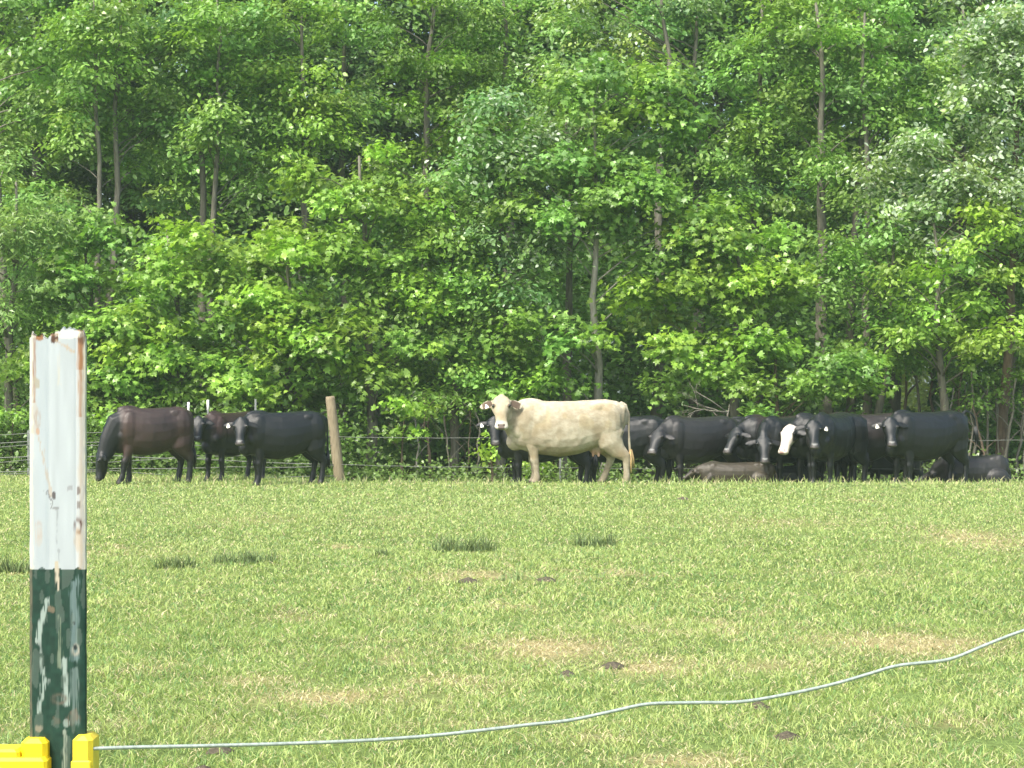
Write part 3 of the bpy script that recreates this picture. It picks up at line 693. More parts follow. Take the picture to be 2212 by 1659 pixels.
def cow(label, vx, Y, yaw, s, base, head=(1.05, .1, 1.27), hyaw=-90, pitch=62, hk=1.0, L=1.0, mat=None, belly=0.0, wid=1.0,
        legs=None, tail='hang', lying=False, tags=(), tan=False, patch=None, vox=.016, roll=0, udder=False, white_face=False, name='cow', cat='cow', ears=(0, 0), grey=0):
    hk *= .95 if not tan else .92
    px = vx / 2.16016; x0 = (px - 512) / F * Y
    root = empty(name, (x0, Y, float(gz(x0, Y))), R(yaw)); root.scale = (s, s, s); tag(root, label, cat, 'cattle at the edge of the wood')
    mb = MB()
    # trunk of the body: x, top, bottom, half width
    T = [(-1.02, 1.20, 1.02, .07), (-.96, 1.30, .90, .17), (-.84, 1.355, .76, .245), (-.66, 1.385, .66, .275), (-.45, 1.375, .575, .29), (-.2, 1.36, .50, .325), (.1, 1.355, .465, .335),
         (.35, 1.36, .485, .31), (.58, 1.385, .53, .265), (.74, 1.355, .575, .22), (.86, 1.27, .66, .165), (.93, 1.16, .78, .10)]
    if lying:
        T = [(x, (t - .5) * .86 - .0, -.02 if b < .85 else (b - .55) * .8, w_ * 1.12) for x, t, b, w_ in T]
    cen, ua, va = [], [], []
    mb.n = 20
    for x, t, b, w_ in T:
        b -= belly * max(0, 1 - abs(x) / .7) * (0 if lying else 1)
        cen.append((x * L, 0, (t + b) / 2)); ua.append((0, w_ * wid, 0)); va.append((0, 0, (t - b) / 2))
    # squarer sections: superellipse
    b0 = len(mb.v); mb.loft(cen, ua, va)
    for i, (x, t, b, w_) in enumerate(T):
        for k in range(20):
            p = mb.v[b0 + i * 20 + k]; c = Vector(cen[i]); q = p - c
            a = 2 * math.pi * k / 20; e = .82
            q.y = math.copysign(abs(math.cos(a)) ** e, math.cos(a)) * w_ * wid
            hz = va[i][2]; sn = math.sin(a)
            q.z = math.copysign(abs(sn) ** (e if sn < 0 else .95), sn) * hz
            mb.v[b0 + i * 20 + k] = c + q
    dz = -.5 if lying else 0
    f_ = .86 if lying else 1
    def Z(z): return (z + dz) * f_ if lying else z
    for sg in (-1, 1):                       # haunch, hook bone, shoulder
        mb.ball((-.70 * L, sg * .165, Z(1.02)), (.23, .135, .32)); mb.ball((-.56 * L, sg * .165 * wid, Z(1.24)), (.17, .085, .10))
        mb.ball((-.93 * L, sg * .10, Z(1.22)), (.07, .05, .07))
        mb.ball((.58 * L, sg * .16, Z(.98)), (.20, .125, .33)); mb.ball((.75 * L, sg * .15, Z(.86)), (.10, .08, .12))
    mb.ball((.56 * L, 0, Z(1.33)), (.22, .07, .075))
    mb.ball((.80 * L, 0, Z(.70)), (.16, .11, .15))
    lg = legs or {}
    def leg_front(sg, dx, dy=0):
        y = sg * (.155 + dy)
        if lying:
            mb.tube([(.62 * L, sg * .2, .35), (.80 * L, sg * .24, .13), (1.02 * L, sg * .22, .07)], [.13, .085, .06], 10)
            mb.tube([(1.02 * L, sg * .22, .06), (.80 * L, sg * .17, .045), (.66 * L, sg * .16, .045)], [.06, .045, .05], 10); return
        k = dx
        mb.tube([(.57 * L, sg * .10, 1.02), (.555 * L + k * .1, y - sg * .015, .78), (.545 * L + k * .25, y, .62), (.54 * L + k * .5, y, .47), (.55 * L + k * .62, y, .40), (.54 * L + k * .72, y, .34), (.535 * L + k * .85, y, .20), (.54 * L + k * .95, y, .115), (.56 * L + k, y, .06)],
                [(.10, .07), (.135, .088), (.10, .068), (.070, .056), (.074, .060), (.060, .050), (.048, .042), (.058, .050), (.052, .046)], 12)
        mb.tube([(.55 * L + k, y, .09), (.57 * L + k, y, .045), (.58 * L + k, y, 0)], [(.056, .048), (.066, .056), (.074, .062)], 12)
    def leg_hind(sg, dx):
        y = sg * .155
        if lying:
            mb.ball((-.60 * L, sg * .30, .24), (.30, .13, .22))
            mb.tube([(-.42 * L, sg * .36, .12), (-.62 * L, sg * .40, .07), (-.80 * L, sg * .36, .06)], [.09, .07, .055], 10)
            mb.tube([(-.80 * L, sg * .36, .06), (-.55 * L, sg * .33, .045), (-.40 * L, sg * .31, .045)], [.055, .042, .045], 10); return
        k = dx
        mb.tube([(-.72 * L, sg * .11, 1.08), (-.70 * L + k * .1, sg * .155, .84), (-.70 * L + k * .25, sg * .17, .68), (-.80 * L + k * .45, y, .54), (-.88 * L + k * .6, y, .45), (-.885 * L + k * .68, y, .39), (-.86 * L + k * .8, y, .25), (-.84 * L + k * .93, y, .125), (-.82 * L + k, y, .06)],
                [(.18, .08), (.245, .12), (.205, .105), (.130, .072), (.090, .056), (.068, .050), (.052, .043), (.060, .052), (.055, .048)], 12)
        mb.tube([(-.83 * L + k, y, .09), (-.81 * L + k, y, .045), (-.80 * L + k, y, 0)], [(.045, .05), (.055, .062), (.060, .070)], 12)
    l4 = lg if legs else (.0, .05, -.04, .06)
    leg_front(1, l4[0]); leg_front(-1, l4[1]); leg_hind(1, l4[2]); leg_hind(-1, l4[3])
    # head frame
    hy = R(hyaw - yaw); pt = R(pitch); poll = Vector((head[0] * L, head[1], Z(head[2]) if lying else head[2]))
    d = Vector((math.cos(hy) * math.cos(pt), math.sin(hy) * math.cos(pt), -math.sin(pt)))
    side = Vector((-math.sin(hy), math.cos(hy), 0)); nrm = side.cross(d) * -1
    if nrm.z < 0 and abs(nrm.z) > .2: nrm = -nrm
    if roll:
        q_ = Matrix.Rotation(R(roll), 3, d); side = q_ @ side; nrm = q_ @ nrm
    H = [(a, b * (1.22 if not tan else 1.28), c, e) for a, b, c, e in [(-.045, .05, .045, 0), (-.015, .09, .075, 0), (.05, .125, .10, 0), (.13, .132, .118, 0), (.20, .116, .118, 0), (.28, .086, .100, 0), (.36, .073, .080, 0), (.43, .078, .072, 0), (.485, .088, .068, 0), (.52, .076, .056, 0), (.54, .040, .032, 0)]]
    cen, ua, va = [], [], []; mb.n = 16
    for t, hw, hd, _ in H:
        front = .088 - .03 * max(0, (t - .2)) / .3 - .03 * max(0, .03 - t) / .07
        cen.append(poll + (d * t + nrm * (front - hd)) * hk); ua.append(side * hw * hk); va.append(nrm * hd * hk)
    mb.loft(cen, ua, va)
    mb.ball(poll + (d * .0 + nrm * .01) * hk, .075 * hk)
    for sg in (-1, 1): mb.ball(poll + (d * .145 + side * sg * .118 + nrm * .045) * hk, .036 * hk)
    mb.tube([poll + (d * .24 - nrm * .10) * hk, poll + (d * .40 - nrm * .075) * hk, poll + (d * .475 - nrm * .06) * hk], [.065 * hk, .052 * hk, .05 * hk], 10)
    # neck
    sh = Vector((.66 * L, 0, Z(1.03))); nk = poll + (d * .10 - nrm * .05) * hk
    sh2 = Vector((.81 * L, 0, Z(1.02)))
    mid = sh2.lerp(nk, .5) + Vector((.02, 0, .02))
    mb.tube([sh, sh2, mid, nk.lerp(mid, .3), nk], [(.20, .32), (.175, .275), (.125, .20), (.105, .155), (.095, .115)], 14)
    mb.tube([sh2 + Vector((0, 0, -.18)), mid + Vector((.02, 0, -.14)), nk + Vector((0, 0, -.12)) + d * .05], [.10, .065, .05], 10)
    # ears
    ear_info = []
    for j, sg in enumerate((-1, 1)):
        e0 = poll + (d * .055 + side * sg * .115 - nrm * .01) * hk
        drp = Vector((0, 0, -1)) * (.22 + ears[j]); ed = (side * sg + drp - nrm * .15).normalized()
        ew = (ed.cross(nrm)).normalized(); en = ed.cross(ew).normalized()
        if en.dot(nrm) < 0: en = -en
        cs = [e0 + ed * q * hk * 1.12 for q in (0, .05, .10, .155, .20, .225)]
        mb.n = 12; mb.loft(cs, [ew * a * hk * (1.45 if tan else 1.2) for a in (.03, .046, .056, .053, .036, .016)], [en * a * hk for a in (.024, .017, .014, .013, .012, .009)])
        ear_info.append((e0, ed, ew, en))
    # tail
    if lying: tp = [(-.98 * L, 0, Z(1.22)), (-1.06 * L, .05, .35), (-1.08 * L, .12, .10), (-1.0 * L, .25, .04)]
    elif tail == 'up': tp = [(-.96 * L, 0, 1.30), (-1.06 * L, 0, 1.36), (-1.20 * L, 0, 1.33), (-1.28 * L, .02, 1.22), (-1.30 * L, .02, 1.05)]
    elif tail == 'tan': tp = [(-.90, 0, 1.335), (-.99, 0, 1.285), (-1.035, .02, 1.14), (-1.04, .04, .9), (-1.045, .06, .68), (-1.06, .07, .52)]
    else: tp = [(-.96 * L, 0, 1.29), (-1.045 * L, 0, 1.22), (-1.07 * L, 0, 1.0), (-1.075 * L, .01, .75), (-1.08 * L, .01, .58)]
    mb.tube(tp, [.034, .03] + [.024] * (len(tp) - 2), 8)
    if udder:
        mb.ball((-.52 * L, 0, .58), (.13, .12, .10)); 
        for a, b_ in ((-.46, .06), (-.55, .06), (-.46, -.06), (-.55, -.06)): mb.tube([(a, b_, .54), (a, b_ * 1.2, .45)], [.028, .020], 8)
    tmp = mb.build('tmp', mat or M_black)
    rm = tmp.modifiers.new('r', 'REMESH'); rm.mode = 'VOXEL'; rm.voxel_size = vox
    sm = tmp.modifiers.new('s', 'SMOOTH'); sm.factor = .5; sm.iterations = 5
    dg = bpy.context.evaluated_depsgraph_get(); me = bpy.data.meshes.new_from_object(tmp.evaluated_get(dg))
    bpy.data.objects.remove(tmp)
    me.name = 'body'; o = bpy.data.objects.new('body', me); C.objects.link(o); o.parent = root
    me.polygons.foreach_set('use_smooth', [True] * len(me.polygons))
    nv = len(me.vertices); co = np.zeros(nv * 3, np.float32); me.vertices.foreach_get('co', co); co = co.reshape(-1, 3)
    # folds of skin and ribs, as small real relief
    no = np.zeros(nv * 3, np.float32); me.vertices.foreach_get('normal', no); no = no.reshape(-1, 3)
    torso = sstep(-.5, -.3, co[:, 0]) * (1 - sstep(.35, .5, co[:, 0])) * sstep(Z(.6), Z(.8), co[:, 2]) * (1 - sstep(Z(1.25), Z(1.32), co[:, 2]))
    rib = np.sin((co[:, 0] + .25 * (co[:, 2] - 1)) * 52) * .0006 * torso
    lump = (vnoise(co[:, 0] + 3 * np.abs(co[:, 1]), co[:, 2] + co[:, 0] * .5, .15, int(vx)) - .5) * .011; lump = lump * (co[:, 2] > Z(.45))
    co = co + no * (rib + lump)[:, None]; me.vertices.foreach_set('co', co.ravel()); me.update()
    q = (co - np.array(poll)) / hk; ht = q @ np.array(d); hs = q @ np.array(side); hn = q @ np.array(nrm)
    inhead = (ht > -.08) & (ht < .6) & (np.abs(hs) < .17) & (hn > -.16) & (hn < .16)
    col = np.tile(np.array(base, float), (nv, 1))
    z = co[:, 2]
    def blend(mask, c):
        mk = np.clip(mask, 0, 1)[:, None]; return col * (1 - mk) + np.array(c) * mk
    x = co[:, 0]
    if patch:                                  # a brownish cast on the body
        c2, lo, hi, zl = patch
        col = blend(sstep(lo, lo + .12, x) * (1 - sstep(hi - .12, hi, x)) * sstep(zl, zl + .25, z) * (.55 + .6 * vnoise(x, z, .25, 5)), c2)
    if tan:
        blot = vnoise(x + .3 * co[:, 1], z, .22, 71) * .6 + vnoise(x, z, .09, 72) * .4
        col = blend(sstep(.52, .68, blot) * .6 * (1 - sstep(1.25, 1.36, z)), (.24, .205, .135))
        col = blend(sstep(.58, .7, vnoise(x, z, .14, 75)) * .5 * sstep(.8, 1.0, z), (.33, .275, .16))
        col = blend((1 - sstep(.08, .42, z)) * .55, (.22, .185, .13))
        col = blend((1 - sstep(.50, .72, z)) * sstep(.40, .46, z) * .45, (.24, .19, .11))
        col = blend(sstep(.5, .75, vnoise(x * .7 + z, z * 2 - x, .045, 79)) * .35, (.25, .215, .15))
        col = blend((1 - sstep(-.93, -.84, x)) * (z > .75) * (1 - sstep(1.2, 1.28, z)) * .5, (.20, .17, .12))
        col = blend(sstep(1.18, 1.38, z) * .55, (.52, .48, .37))  # light from above put into the colour: paler along the back
        col = blend((1 - sstep(.10, .14, np.abs(x + .47))) * (1 - sstep(.52, .58, z)) * (z > .36) * (np.abs(co[:, 1]) < .15), (.36, .24, .18))
        col = blend(inhead * .7, (.45, .40, .29))
        col = blend(inhead * sstep(.39, .43, ht), (.58, .55, .48))
        col = blend(inhead * sstep(.455, .475, ht) * (hn > -.03) * (1 - sstep(.045, .06, np.abs(hs))), (.15, .12, .105))
    elif white_face:
        col = blend(inhead * (hn > -.13) * (1 - sstep(.10, .125, np.abs(hs + .0))) * sstep(-.05, .0, ht), (.58, .54, .47))
        col = blend(inhead * sstep(.34, .40, ht), (.60, .56, .49))
        col = blend(inhead * sstep(.49, .51, ht) * (hn > 0) * (1 - sstep(.03, .05, np.abs(hs))), (.32, .2, .17))
    else:
        col = blend(inhead * sstep(.0, .1, hn) * (1 - sstep(.05, .09, np.abs(hs))) * .5, (.022, .026, .028))
        col = blend(inhead * sstep(.44, .455, ht) * (1 - sstep(.478, .49, ht)) * (hn > .02) * (1 - sstep(.050, .062, np.abs(hs))), (.20, .21, .20))  # sky glint on the wet nose, painted as a pale grey strip
        col = blend(inhead * sstep(.49, .5, ht) * .6, (.09, .08, .07))
    for sg in (-1, 1):                         # nostrils, eye rims
        dn = np.linalg.norm(np.c_[ht - .478, hs - sg * .046, (hn - .045) * .5], axis=1)
        if not lying: col = blend(inhead * (1 - sstep(.012, .022, dn)), (.03, .02, .018))
        dn = np.linalg.norm(np.c_[ht - .15, hs - sg * .128, hn - .05], axis=1)
        if tan: col = blend(inhead * (1 - sstep(.03, .05, dn)) * .9, (.09, .07, .05))
    for e0, ed, ew, en in ear_info:
        q2 = co - np.array(e0); a = q2 @ np.array(ed) / hk; b_ = q2 @ np.array(ew) / hk; c_ = q2 @ np.array(en) / hk
        inner = (a > .035) * (a < .20) * (np.abs(b_) < (.055 if tan else .045)) * (c_ > 0) * (c_ < .05)
        col = blend(inner * 1.0, (.11, .08, .06) if tan else tuple(.5 * v for v in base))
    if not tan: col = blend((1 - sstep(.03, .10, z)) * .3 * (0 if lying else 1), (.06, .055, .045))
    if not lying: col = blend((z < .055) * .8, (.05, .045, .035))
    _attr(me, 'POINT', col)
    # eyes
    for sg in (-1, 1):
        e = MB(); e.ball(poll + (d * .148 + side * sg * .130 + nrm * .056) * hk, .025 * hk, 10); e.build('eye', M_eye, o)
    # tail switch
    sw = MB(); a = Vector(tp[-1]); 
    rr = random.Random(int(vx))
    hair = (base if not tan else (.50, .36, .17))
    for k in range(9):
        off = Vector((rr.gauss(0, .018), rr.gauss(0, .018), 0)); dn = Vector((rr.gauss(0, .03), rr.gauss(0, .03), -1))
        ln = rr.uniform(.22, .34) if not lying else .08
        sw.tube([a + off * .4 + Vector((0, 0, .05)), a + off * 1.4 - Vector((0, 0, ln * .4)), a + off * 2.0 + dn * ln], [.016, .020, .004], 6)
    so = sw.build('tail_switch', mat or M_black, root); _attr(so.data, 'POINT', np.tile(np.array(hair) * (.9 if tan else 1), (len(sw.v), 1)))
    # ear tags hang on the front of the ear
    for k in tags:
        e0, ed, ew, en = ear_info[k]; up = ew if ew.z > 0 else -ew
        c = e0 + ed * .135 * hk + en * .024 * hk - up * .030
        tw_, th_ = .030 / s, .036 / s
        tm = MB(); prof = [(-.45, 1), (.45, 1), (.6, .3), (1, -.2), (.95, -1), (-.95, -1), (-1, -.2), (-.6, .3)]
        n_ = len(prof)
        for lay in (0, .006):
            for a_, b_ in prof: tm.v.append(c + ed * a_ * tw_ + up * b_ * th_ + en * lay)
        tm.f.append(tuple(range(n_))); tm.f.append(tuple(range(2 * n_ - 1, n_ - 1, -1)))
        for i in range(n_): j = (i + 1) % n_; tm.f.append((i, i + n_, j + n_, j))
        tm.build('ear_tag', M_tagw, root, smooth=False)
    return root

BK1 = (.006, .0078, .0078); BR = (.05, .03, .022); GR = (.018, .018, .017)
# ear index: 0 is at -side, 1 at +side; facing the camera, side points to image right
cow('tan cream cow standing broadside in front of the black herd, looking at the camera', 1220, 35.0, 180, 1.025, (.37, .34, .262), head=(1.03, .26, 1.395), pitch=66, hk=1.09,
    mat=M_tan, tan=True, udder=True, tail='tan', tags=(0,), ears=(.12, .10), belly=.02, legs=(-.09, -.05, -.17, .20), vox=.013)
cow('dark brown cow grazing with its head down, leftmost of the cattle', 326, 34.8, 208, .925, BK1, head=(1.24, .02, .56), hyaw=200, pitch=84, hk=.98, L=.74, legs=(.20, -.05, -.05, .05),
    patch=((.042, .025, .020), -1.3, .66, .35), belly=-.04, mat=M_black)
cow('brown and black cow facing the camera between the grazing cow and the large black cow', 500, 36.3, 240, .86, BK1, head=(1.08, -.02, 1.25), pitch=64, hk=.95, patch=((.034, .018, .013), -.9, .9, .8), L=.95)
cow('large black cow with a yellow tag standing beside the leaning wooden post', 608, 34.4, 210, .875, BK1, head=(1.02, .20, 1.22), pitch=66, hk=1.0, L=.88, tags=(0,), ears=(0, .1), legs=(.06, -.06, -.02, .03))
cow('black cow hidden behind the tan cow with only its head showing at the left', 1174, 36.4, 186, .90, BK1, head=(1.05, .10, 1.30), pitch=68, hk=1.05, hyaw=-80, L=.92, tags=(0,))
cow('black cow with its rump showing right behind the tail of the tan cow', 1338, 37.0, 176, .93, BK1, head=(1.0, -.2, 1.1), hyaw=170, pitch=40, L=.9)
cow('greyish black cow with a white tag looking past the tan cow tail', 1505, 37.2, 212, .93, GR, head=(1.0, .05, 1.08), hyaw=-118, pitch=50, hk=1.05, tags=(0,), L=.93)
cow('black cow whose lowered head shows in profile in the middle of the herd', 1652, 38.0, 186, .95, BK1, head=(1.0, 0, 1.16), hyaw=196, pitch=50, hk=1.0, L=.9)
cow('brownish black cow with a lowered three quarter head in the middle of the herd', 1680, 37.0, 200, .93, BK1, head=(1.0, .08, 1.10), hyaw=-140, pitch=55, hk=1.05, L=.88, patch=((.025, .017, .012), -.7, .6, .9))
cow('black cow facing the camera with head held low left of the white faced one', 1705, 36.7, 226, .90, BK1, head=(1.0, .1, .98), pitch=64, hk=1.05, L=.95)
cow('black cow with a white face', 1785, 36.5, 207, .93, BK1, head=(.98, .05, 1.12), hyaw=-128, pitch=58, hk=1.12, L=.85, white_face=True)
cow('black cow with tag on its right hand ear, facing the camera beside the white face', 1796, 36.1, 243, .92, BK1, head=(1.0, -.02, 1.20), pitch=64, hk=1.02, tags=(1,))
cow('black cow standing broadside with head hidden, between the two right hand faces', 1868, 37.4, 188, .98, BK1, patch=((.022, .015, .012), -.8, .7, .8), head=(.9, -.2, 1.0), hyaw=180, pitch=50, L=.8)
cow('last standing black cow at the right, tail raised, facing the camera', 1998, 36.5, 211, .965, BK1, head=(1.02, .14, 1.21), pitch=65, hk=1.0, tags=(0,), tail='up', L=.93)
cow('small black calf standing behind the front legs of the last cow', 1925, 38.3, 200, .60, BK1, head=(1.0, .1, 1.25), pitch=50, hk=1.1, tags=(0,), name='calf', cat='calf')
cow('reddish brown calf lying in the grass in front of the herd', 1588, 36.1, 184, .56, (.040, .033, .019), head=(1.0, 0, 1.12), hyaw=190, pitch=35, L=1.2, lying=True, name='calf', cat='calf')
cow('black calf lying under the white faced cow', 1690, 36.7, 4, .52, BK1, head=(1.0, 0, 1.2), hyaw=-10, pitch=35, lying=True, name='calf', cat='calf')
cow('black cow lying down at the far right below the bare saplings', 2100, 37.4, 186, .80, GR, head=(1.0, -.1, .95), hyaw=170, pitch=30, lying=True, L=.80)

# ------------------------------------------------------------------ the near fence: steel post, insulator, wire
DP = 1.6
def near_post():
    k = DP / F / 2.16016                       # metres per view pixel
    cx = (124 / 2.16016 - 512) / F * DP; hw = 60.5 * k; top = V(0, 718, DP).z
    root = empty('fence_post', (cx, DP, 0)); tag(root, 'steel fence post with white rusty top and green lower part in the left foreground', 'fence post')
    # cross-section of the flange, front outline then back outline
    nx = 64; us = np.linspace(-1, 1, nx)
    def front(u):
        y = .0022 * (np.abs(u) > .90) * (1 - (np.abs(u) - .9) / .1 * 1.0) * 0
        y = np.where(np.abs(u) > .88, .0016 * ((np.abs(u) - .88) / .12) ** 2, 0.0)
        y = y + .0004 * np.exp(-((u + .3) / .08) ** 2) + .0008 * np.exp(-((u - .66) / .03) ** 2) - .0011 * np.exp(-((u - .80) / .09) ** 2)
        return y * .5
    zs = np.concatenate([[0.0, .3, .6, .9, 1.1, 1.2], np.arange(1.25, top, .0009)]); nz = len(zs)
    U, Z = np.meshgrid(us, zs)
    X = U * hw; Yf = front(U)
    edge = .0035 * np.sin(U * 3.4 + .3) * (U > -.8) + .004 * (vnoise(U, U * 0, .28, 4) - .35) + .0035 * (vnoise(U, U * 0, .07, 9) - .5) - .004 * (U < -.93)
    tt = sstep(top - .02, top, Z); Z2 = Z + edge * tt
    vx_ = 124 + U * 60.5 + 7 * (vnoise(Z, U * 2.5, .016, 61) - .5) * (np.abs(U) < .9) + 4 * (vnoise(Z, U * 4, .005, 62) - .5); vy_ = (384 - (Z2 - EYE) / DP * F) * 2.16016        # where each point appears in the photo's view, to place its marks
    X = X + .0006 * (vnoise(Z, U * 0, .012, 7) - .5) * (np.abs(U) > .97)
    # paint
    n1 = vnoise(X, Z * .25, .004, 11); n2 = vnoise(X, Z, .0035, 12); n3 = vnoise(X, Z * .12, .003, 13)
    white = np.array([.37, .41, .43]); green = np.array([.010, .036, .025])
    col = np.where((vy_ < 1227 + 7 * (n1 - .3))[..., None], white * (.90 + .14 * n3[..., None]), green * (.8 + .5 * n2[..., None]))
    top_m = vy_ < 1230
    def put(mask, c):
        nonlocal col; mk = np.clip(mask, 0, 1)[..., None]; col = col * (1 - mk) + np.array(c) * mk
    def spot(x, y, rx, ry, c, a=1.0, nz_=.5):
        dd = ((vx_ - x) / rx) ** 2 + ((vy_ - y) / ry) ** 2
        put(a * (1 - sstep(.5, 1.3, dd + nz_ * (n2 - .5) * 1.2)), c)
    def ring(x, y, rx, ry, c, a=1.0):
        dd = np.sqrt(((vx_ - x) / rx) ** 2 + ((vy_ - y) / ry) ** 2); put(a * np.exp(-((dd - .8) / .28) ** 2) * (.5 + n2), c)
    def streak(pts, wd, c, a=1.0):
        m = np.zeros_like(vx_)
        for (x0, y0), (x1, y1) in zip(pts[:-1], pts[1:]):
            t = np.clip(((vx_ - x0) * (x1 - x0) + (vy_ - y0) * (y1 - y0)) / ((x1 - x0) ** 2 + (y1 - y0) ** 2), 0, 1)
            dd = np.hypot(vx_ - x0 - t * (x1 - x0), vy_ - y0 - t * (y1 - y0)); ww = wd * (.35 + 1.3 * vnoise(Z, U * 3, .009, 63)); m = np.maximum(m, 1 - sstep(.4, 1.15, dd / ww + 1.1 * (n1 - .5)))
        put(a * m, c)
    rust = (.24, .12, .055); drk = (.07, .035, .022); pale = (.38, .29, .19); cream = (.62, .58, .42)
    put(top_m * np.exp(-((vx_ - 100) / 4) ** 2) * .3, (.28, .34, .38)); put(top_m * np.exp(-((vx_ - 88) / 9) ** 2) * .25, (.31, .37, .41))
    put(top_m * np.exp(-((vx_ - 176) / 6) ** 2) * (.35 + .4 * n3), pale); put(top_m * (vy_ < 900) * np.exp(-((vx_ - 174) / 4) ** 2) * (.5 + .5 * n1), rust)
    put(top_m * (vy_ < 800) * np.exp(-((vx_ - 174) / 7) ** 2) * (.55 + .45 * sstep(.3, .6, n3)), rust)
    put(top_m * np.exp(-((vx_ - 68) / 3) ** 2) * .6, cream); put(top_m * np.exp(-((vx_ - 184) / 2.5) ** 2) * .7, cream)
    put(top_m * (vy_ < 870) * np.exp(-((vx_ - 74) / 3) ** 2) * (.4 + .5 * n3), rust)
    spot(95, 720, 55, 9, (.66, .64, .55), .7); spot(150, 722, 34, 9, (.66, .64, .55), .9)
    spot(86, 728, 9, 8, rust); spot(84, 722, 16, 5, drk, .7); spot(116, 731, 8, 11, drk); spot(112, 722, 16, 4, rust, .8); spot(177, 730, 7, 14, drk, .7)
    streak([(120, 735), (140, 748), (158, 760)], 4, pale, .7); streak([(124, 740), (127, 800), (126, 830)], 4, (.45, .42, .34), .5)
    spot(78, 830, 6, 14, (.3, .28, .22), .9, 1.5); spot(75, 890, 7, 60, pale, .35, 1.5); ring(81, 905, 7, 20, (.30, .24, .19), .55); spot(82, 932, 6, 9, (.38, .22, .13), .75)
    streak([(84, 945), (92, 985), (104, 1040), (110, 1072)], 2.2, (.35, .30, .24), .7)
    spot(117, 1071, 6, 8, (.06, .05, .05), .9, 1.6); streak([(100, 1060), (112, 1085), (108, 1098)], 1.6, (.12, .12, .12), .8); spot(118, 1098, 9, 3, (.15, .15, .15), .7, 1.6)
    streak([(124, 1100), (122, 1160), (130, 1215)], 1.6, (.2, .22, .22), .6); spot(152, 1055, 4, 6, (.2, .2, .2), .6, 1.5)
    ring(169, 1136, 9, 17, (.10, .06, .05), 1); spot(168, 1165, 8, 26, pale, .5); spot(170, 1060, 5, 10, drk, .7); spot(171, 1090, 5, 10, drk, .6)
    ring(84, 1145, 8, 20, (.36, .28, .22), .4); spot(84, 1160, 8, 22, (.40, .34, .28), .4)
    # chips in the green part
    ch = (.26, .32, .29); bare = (.22, .26, .24)
    spot(124, 1232, 4, 18, (.40, .34, .26), .9); streak([(122, 1215), (124, 1240), (126, 1275)], 3.5, (.40, .36, .28)); 
    streak([(100, 1298), (96, 1325), (88, 1350), (82, 1385)], 6, ch); spot(112, 1315, 7, 7, (.20, .15, .10), .6, 2); streak([(84, 1385), (88, 1410)], 3, bare, .8)
    streak([(86, 1420), (92, 1450), (98, 1470), (90, 1500), (84, 1540)], 4, ch, .9); streak([(97, 1440), (94, 1480)], 4, ch, .8)
    streak([(127, 1330), (129, 1400), (128, 1440)], 5, (.20, .24, .17), .7); streak([(139, 1425), (141, 1470), (144, 1520)], 6, ch, 1)
    spot(143, 1512, 9, 16, ch, .7); streak([(160, 1260), (161, 1360), (163, 1420)], 10, (.13, .19, .19), .8); streak([(158, 1450), (162, 1560)], 8, (.13, .18, .17), .7)
    ring(163, 1404, 8, 13, (.28, .27, .23), .8); spot(162, 1398, 5, 8, (.02, .03, .03), 1); spot(161, 1346, 3, 5, (.02, .03, .03), .8)
    spot(125, 1560, 11, 12, (.08, .065, .045), .6, 1.8); ring(128, 1510, 16, 12, (.10, .09, .07), .7); spot(143, 1562, 5, 9, ch, .7)
    spot(82, 1572, 8, 9, (.26, .22, .16), .7, 1.8); spot(158, 1550, 12, 20, (.16, .12, .09), .5, 1.8); streak([(140, 1580), (139, 1660)], 5, (.30, .34, .28), .7)
    put((~top_m) * np.exp(-((vx_ - 66) / 2.5) ** 2) * .5, (.20, .16, .11)); put((~top_m) * (n1 > .72) * .25, (.16, .20, .17))
    m = tint_mat('chipped_paint', .48, .35, (700, .25, .0006))
    Yb = Yf + .0045
    v = np.concatenate([np.stack([X, Yf, Z2], -1).reshape(-1, 3), np.stack([X, Yb, Z2], -1).reshape(-1, 3)])
    cc = np.concatenate([col.reshape(-1, 3), col.reshape(-1, 3)]); n = nx * nz
    i = (np.arange(nx - 1)[None] + nx * np.arange(nz - 1)[:, None]).ravel()
    f = [np.c_[i, i + 1, i + 1 + nx, i + nx], np.c_[n + i + 1, n + i, n + i + nx, n + i + 1 + nx]]
    j = nx * np.arange(nz - 1); f.append(np.c_[j, j + nx, j + nx + n, j + n]); j = j + nx - 1; f.append(np.c_[j + nx, j, j + n, j + nx + n])
    t_ = (nz - 1) * nx + np.arange(nx - 1); f.append(np.c_[t_ + 1, t_, t_ + n, t_ + 1 + n])
    mesh_np('flange', v, np.concatenate(f), m, root, vcol=cc)
    mb = MB(); mb.box((-.002, .0075, 0), (.002, .034, top - .004)); st = mb.build('stem', paint('green_paint', (.02, .055, .04), .5, .4), root, smooth=False)
    mb = MB()
    return root, cx, hw, k
post, PX, PHW, KV = near_post()

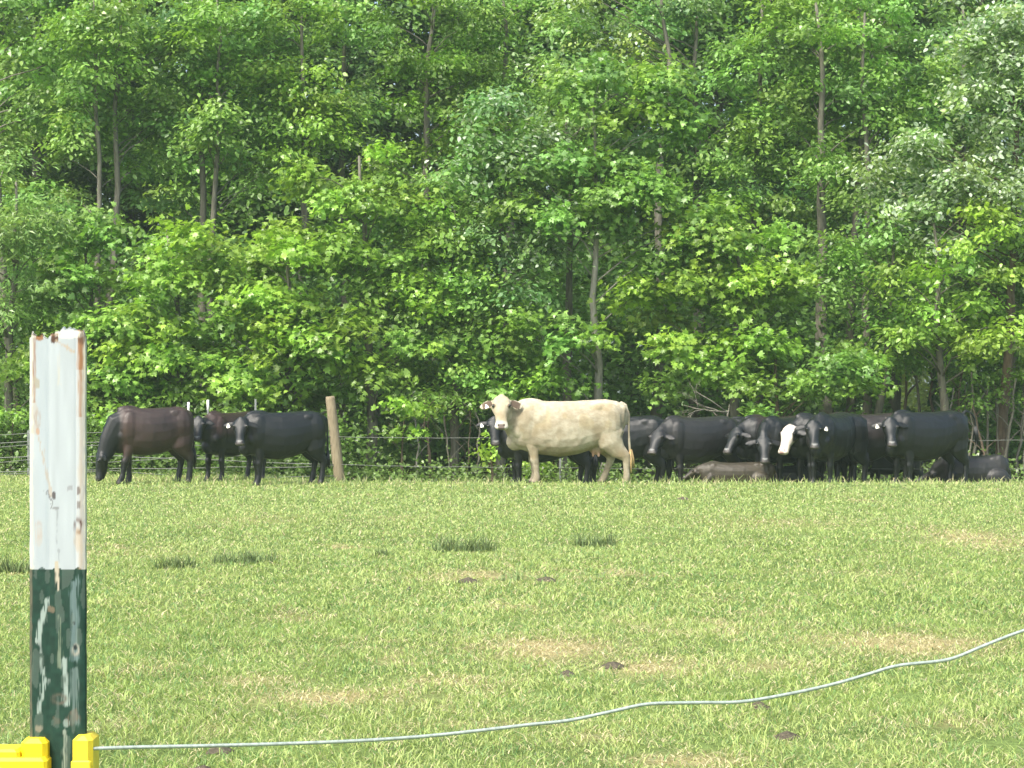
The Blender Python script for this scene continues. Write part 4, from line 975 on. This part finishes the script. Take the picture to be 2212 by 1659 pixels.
def insulator():
    yel = paint('yellow_plastic', (.82, .62, .02), .38, .5)
    yel2 = paint('yellow_plastic_worn', (.82, .63, .04), .4, .5)
    o = empty('wire_insulator', (PX, DP, 0)); tag(o, 'yellow plastic insulator clipped round the near post', 'insulator')
    def X(vx): return (vx - 124) * KV
    def Z(vy): return V(0, vy, DP).z
    mb = MB()
    mb.box((X(50), -.010, Z(1650)), (X(107), .009, Z(1592)), .0034)
    mb.box((X(-150), -.013, Z(1664)), (X(49.4), .013, Z(1613)), .0020); mb.box((X(-150), -.016, Z(1720)), (X(111), .013, Z(1630)), .0025)
    mb.box((X(70), .0095, Z(1715)), (X(185), .040, Z(1640)), .002)
    mb.build('clip_arm', yel, o, smooth=False)
    mb = MB(); mb.box((X(161), -.010, Z(1720)), (X(205), .020, Z(1586)), .0034)
    mb.box((X(160), -.0125, Z(1715)), (X(203), -.0095, Z(1637)), .001); mb.build('wire_clamp', yel2, o, smooth=False)
insulator()

def near_wire():
    pts = [(180, 1618), (205, 1617), (300, 1614), (450, 1611), (600, 1607), (760, 1601), (900, 1592), (1020, 1580), (1130, 1567), (1230, 1556), (1330, 1535), (1400, 1521), (1500, 1518), (1600, 1516),
           (1700, 1500), (1800, 1478), (1880, 1455), (1940, 1438), (2030, 1428), (2070, 1418), (2130, 1393), (2212, 1362), (2320, 1330), (2700, 1255), (3400, 1180)]
    P = [V(x, y, DP - .005 + .00008 * max(0, x - 200)) for x, y in pts]
    # smooth through the points
    out = []
    for i in range(len(P) - 1):
        p0, p1, p2, p3 = P[max(i - 1, 0)], P[i], P[i + 1], P[min(i + 2, len(P) - 1)]
        for k in range(10):
            t = k / 10; out.append(.5 * ((2 * p1) + (p2 - p0) * t + (2 * p0 - 5 * p1 + 4 * p2 - p3) * t * t + (3 * p1 - p0 - 3 * p2 + p3) * t ** 3))
    out.append(P[-1])
    mb = MB(); mb.tube(out, .00145, 8)
    m, nt, b = new_mat('galvanised_wire', .42, .5); b.inputs['Metallic'].default_value = .15
    n = noise(nt, 300, 3); r = ramp(nt, n.outputs['Fac'], [(.3, (.22, .265, .235)), (.7, (.37, .44, .39))]); nt.links.new(r.outputs[0], b.inputs['Base Color'])
    tag(mb.build('fence_wire', m), 'single slack grey wire running from the yellow insulator across the foreground', 'wire')
    e = out[-1]; mb = MB(); mb.box((e.x - .01, e.y + .003, 0), (e.x + .035, e.y + .008, e.z + .25)); mb.box((e.x + .01, e.y + .0085, 0), (e.x + .014, e.y + .035, e.z + .24))
    tag(mb.build('fence_post', bpy.data.materials['green_paint'], smooth=False), 'next green steel post, out of frame at the right end of the near wire', 'fence post')
near_wire()

# ------------------------------------------------------------------ the damp hazy air
def haze():
    mb = MB(); mb.box((-330, -160, -2.2), (330, 480, 24.5))
    m = bpy.data.materials.new('hazy_air'); m.use_nodes = True; nt = m.node_tree; nt.nodes.clear()
    v = nt.nodes.new('ShaderNodeVolumePrincipled'); v.inputs['Density'].default_value = .0008
    v.inputs['Color'].default_value = (.74, .95, .78, 1); v.inputs['Anisotropy'].default_value = .1
    out = nt.nodes.new('ShaderNodeOutputMaterial'); nt.links.new(v.outputs[0], out.inputs['Volume'])
    tag(mb.build('haze', m, smooth=False), 'thin pale haze in the air between the camera and the wood', 'haze', kind='stuff')
haze()
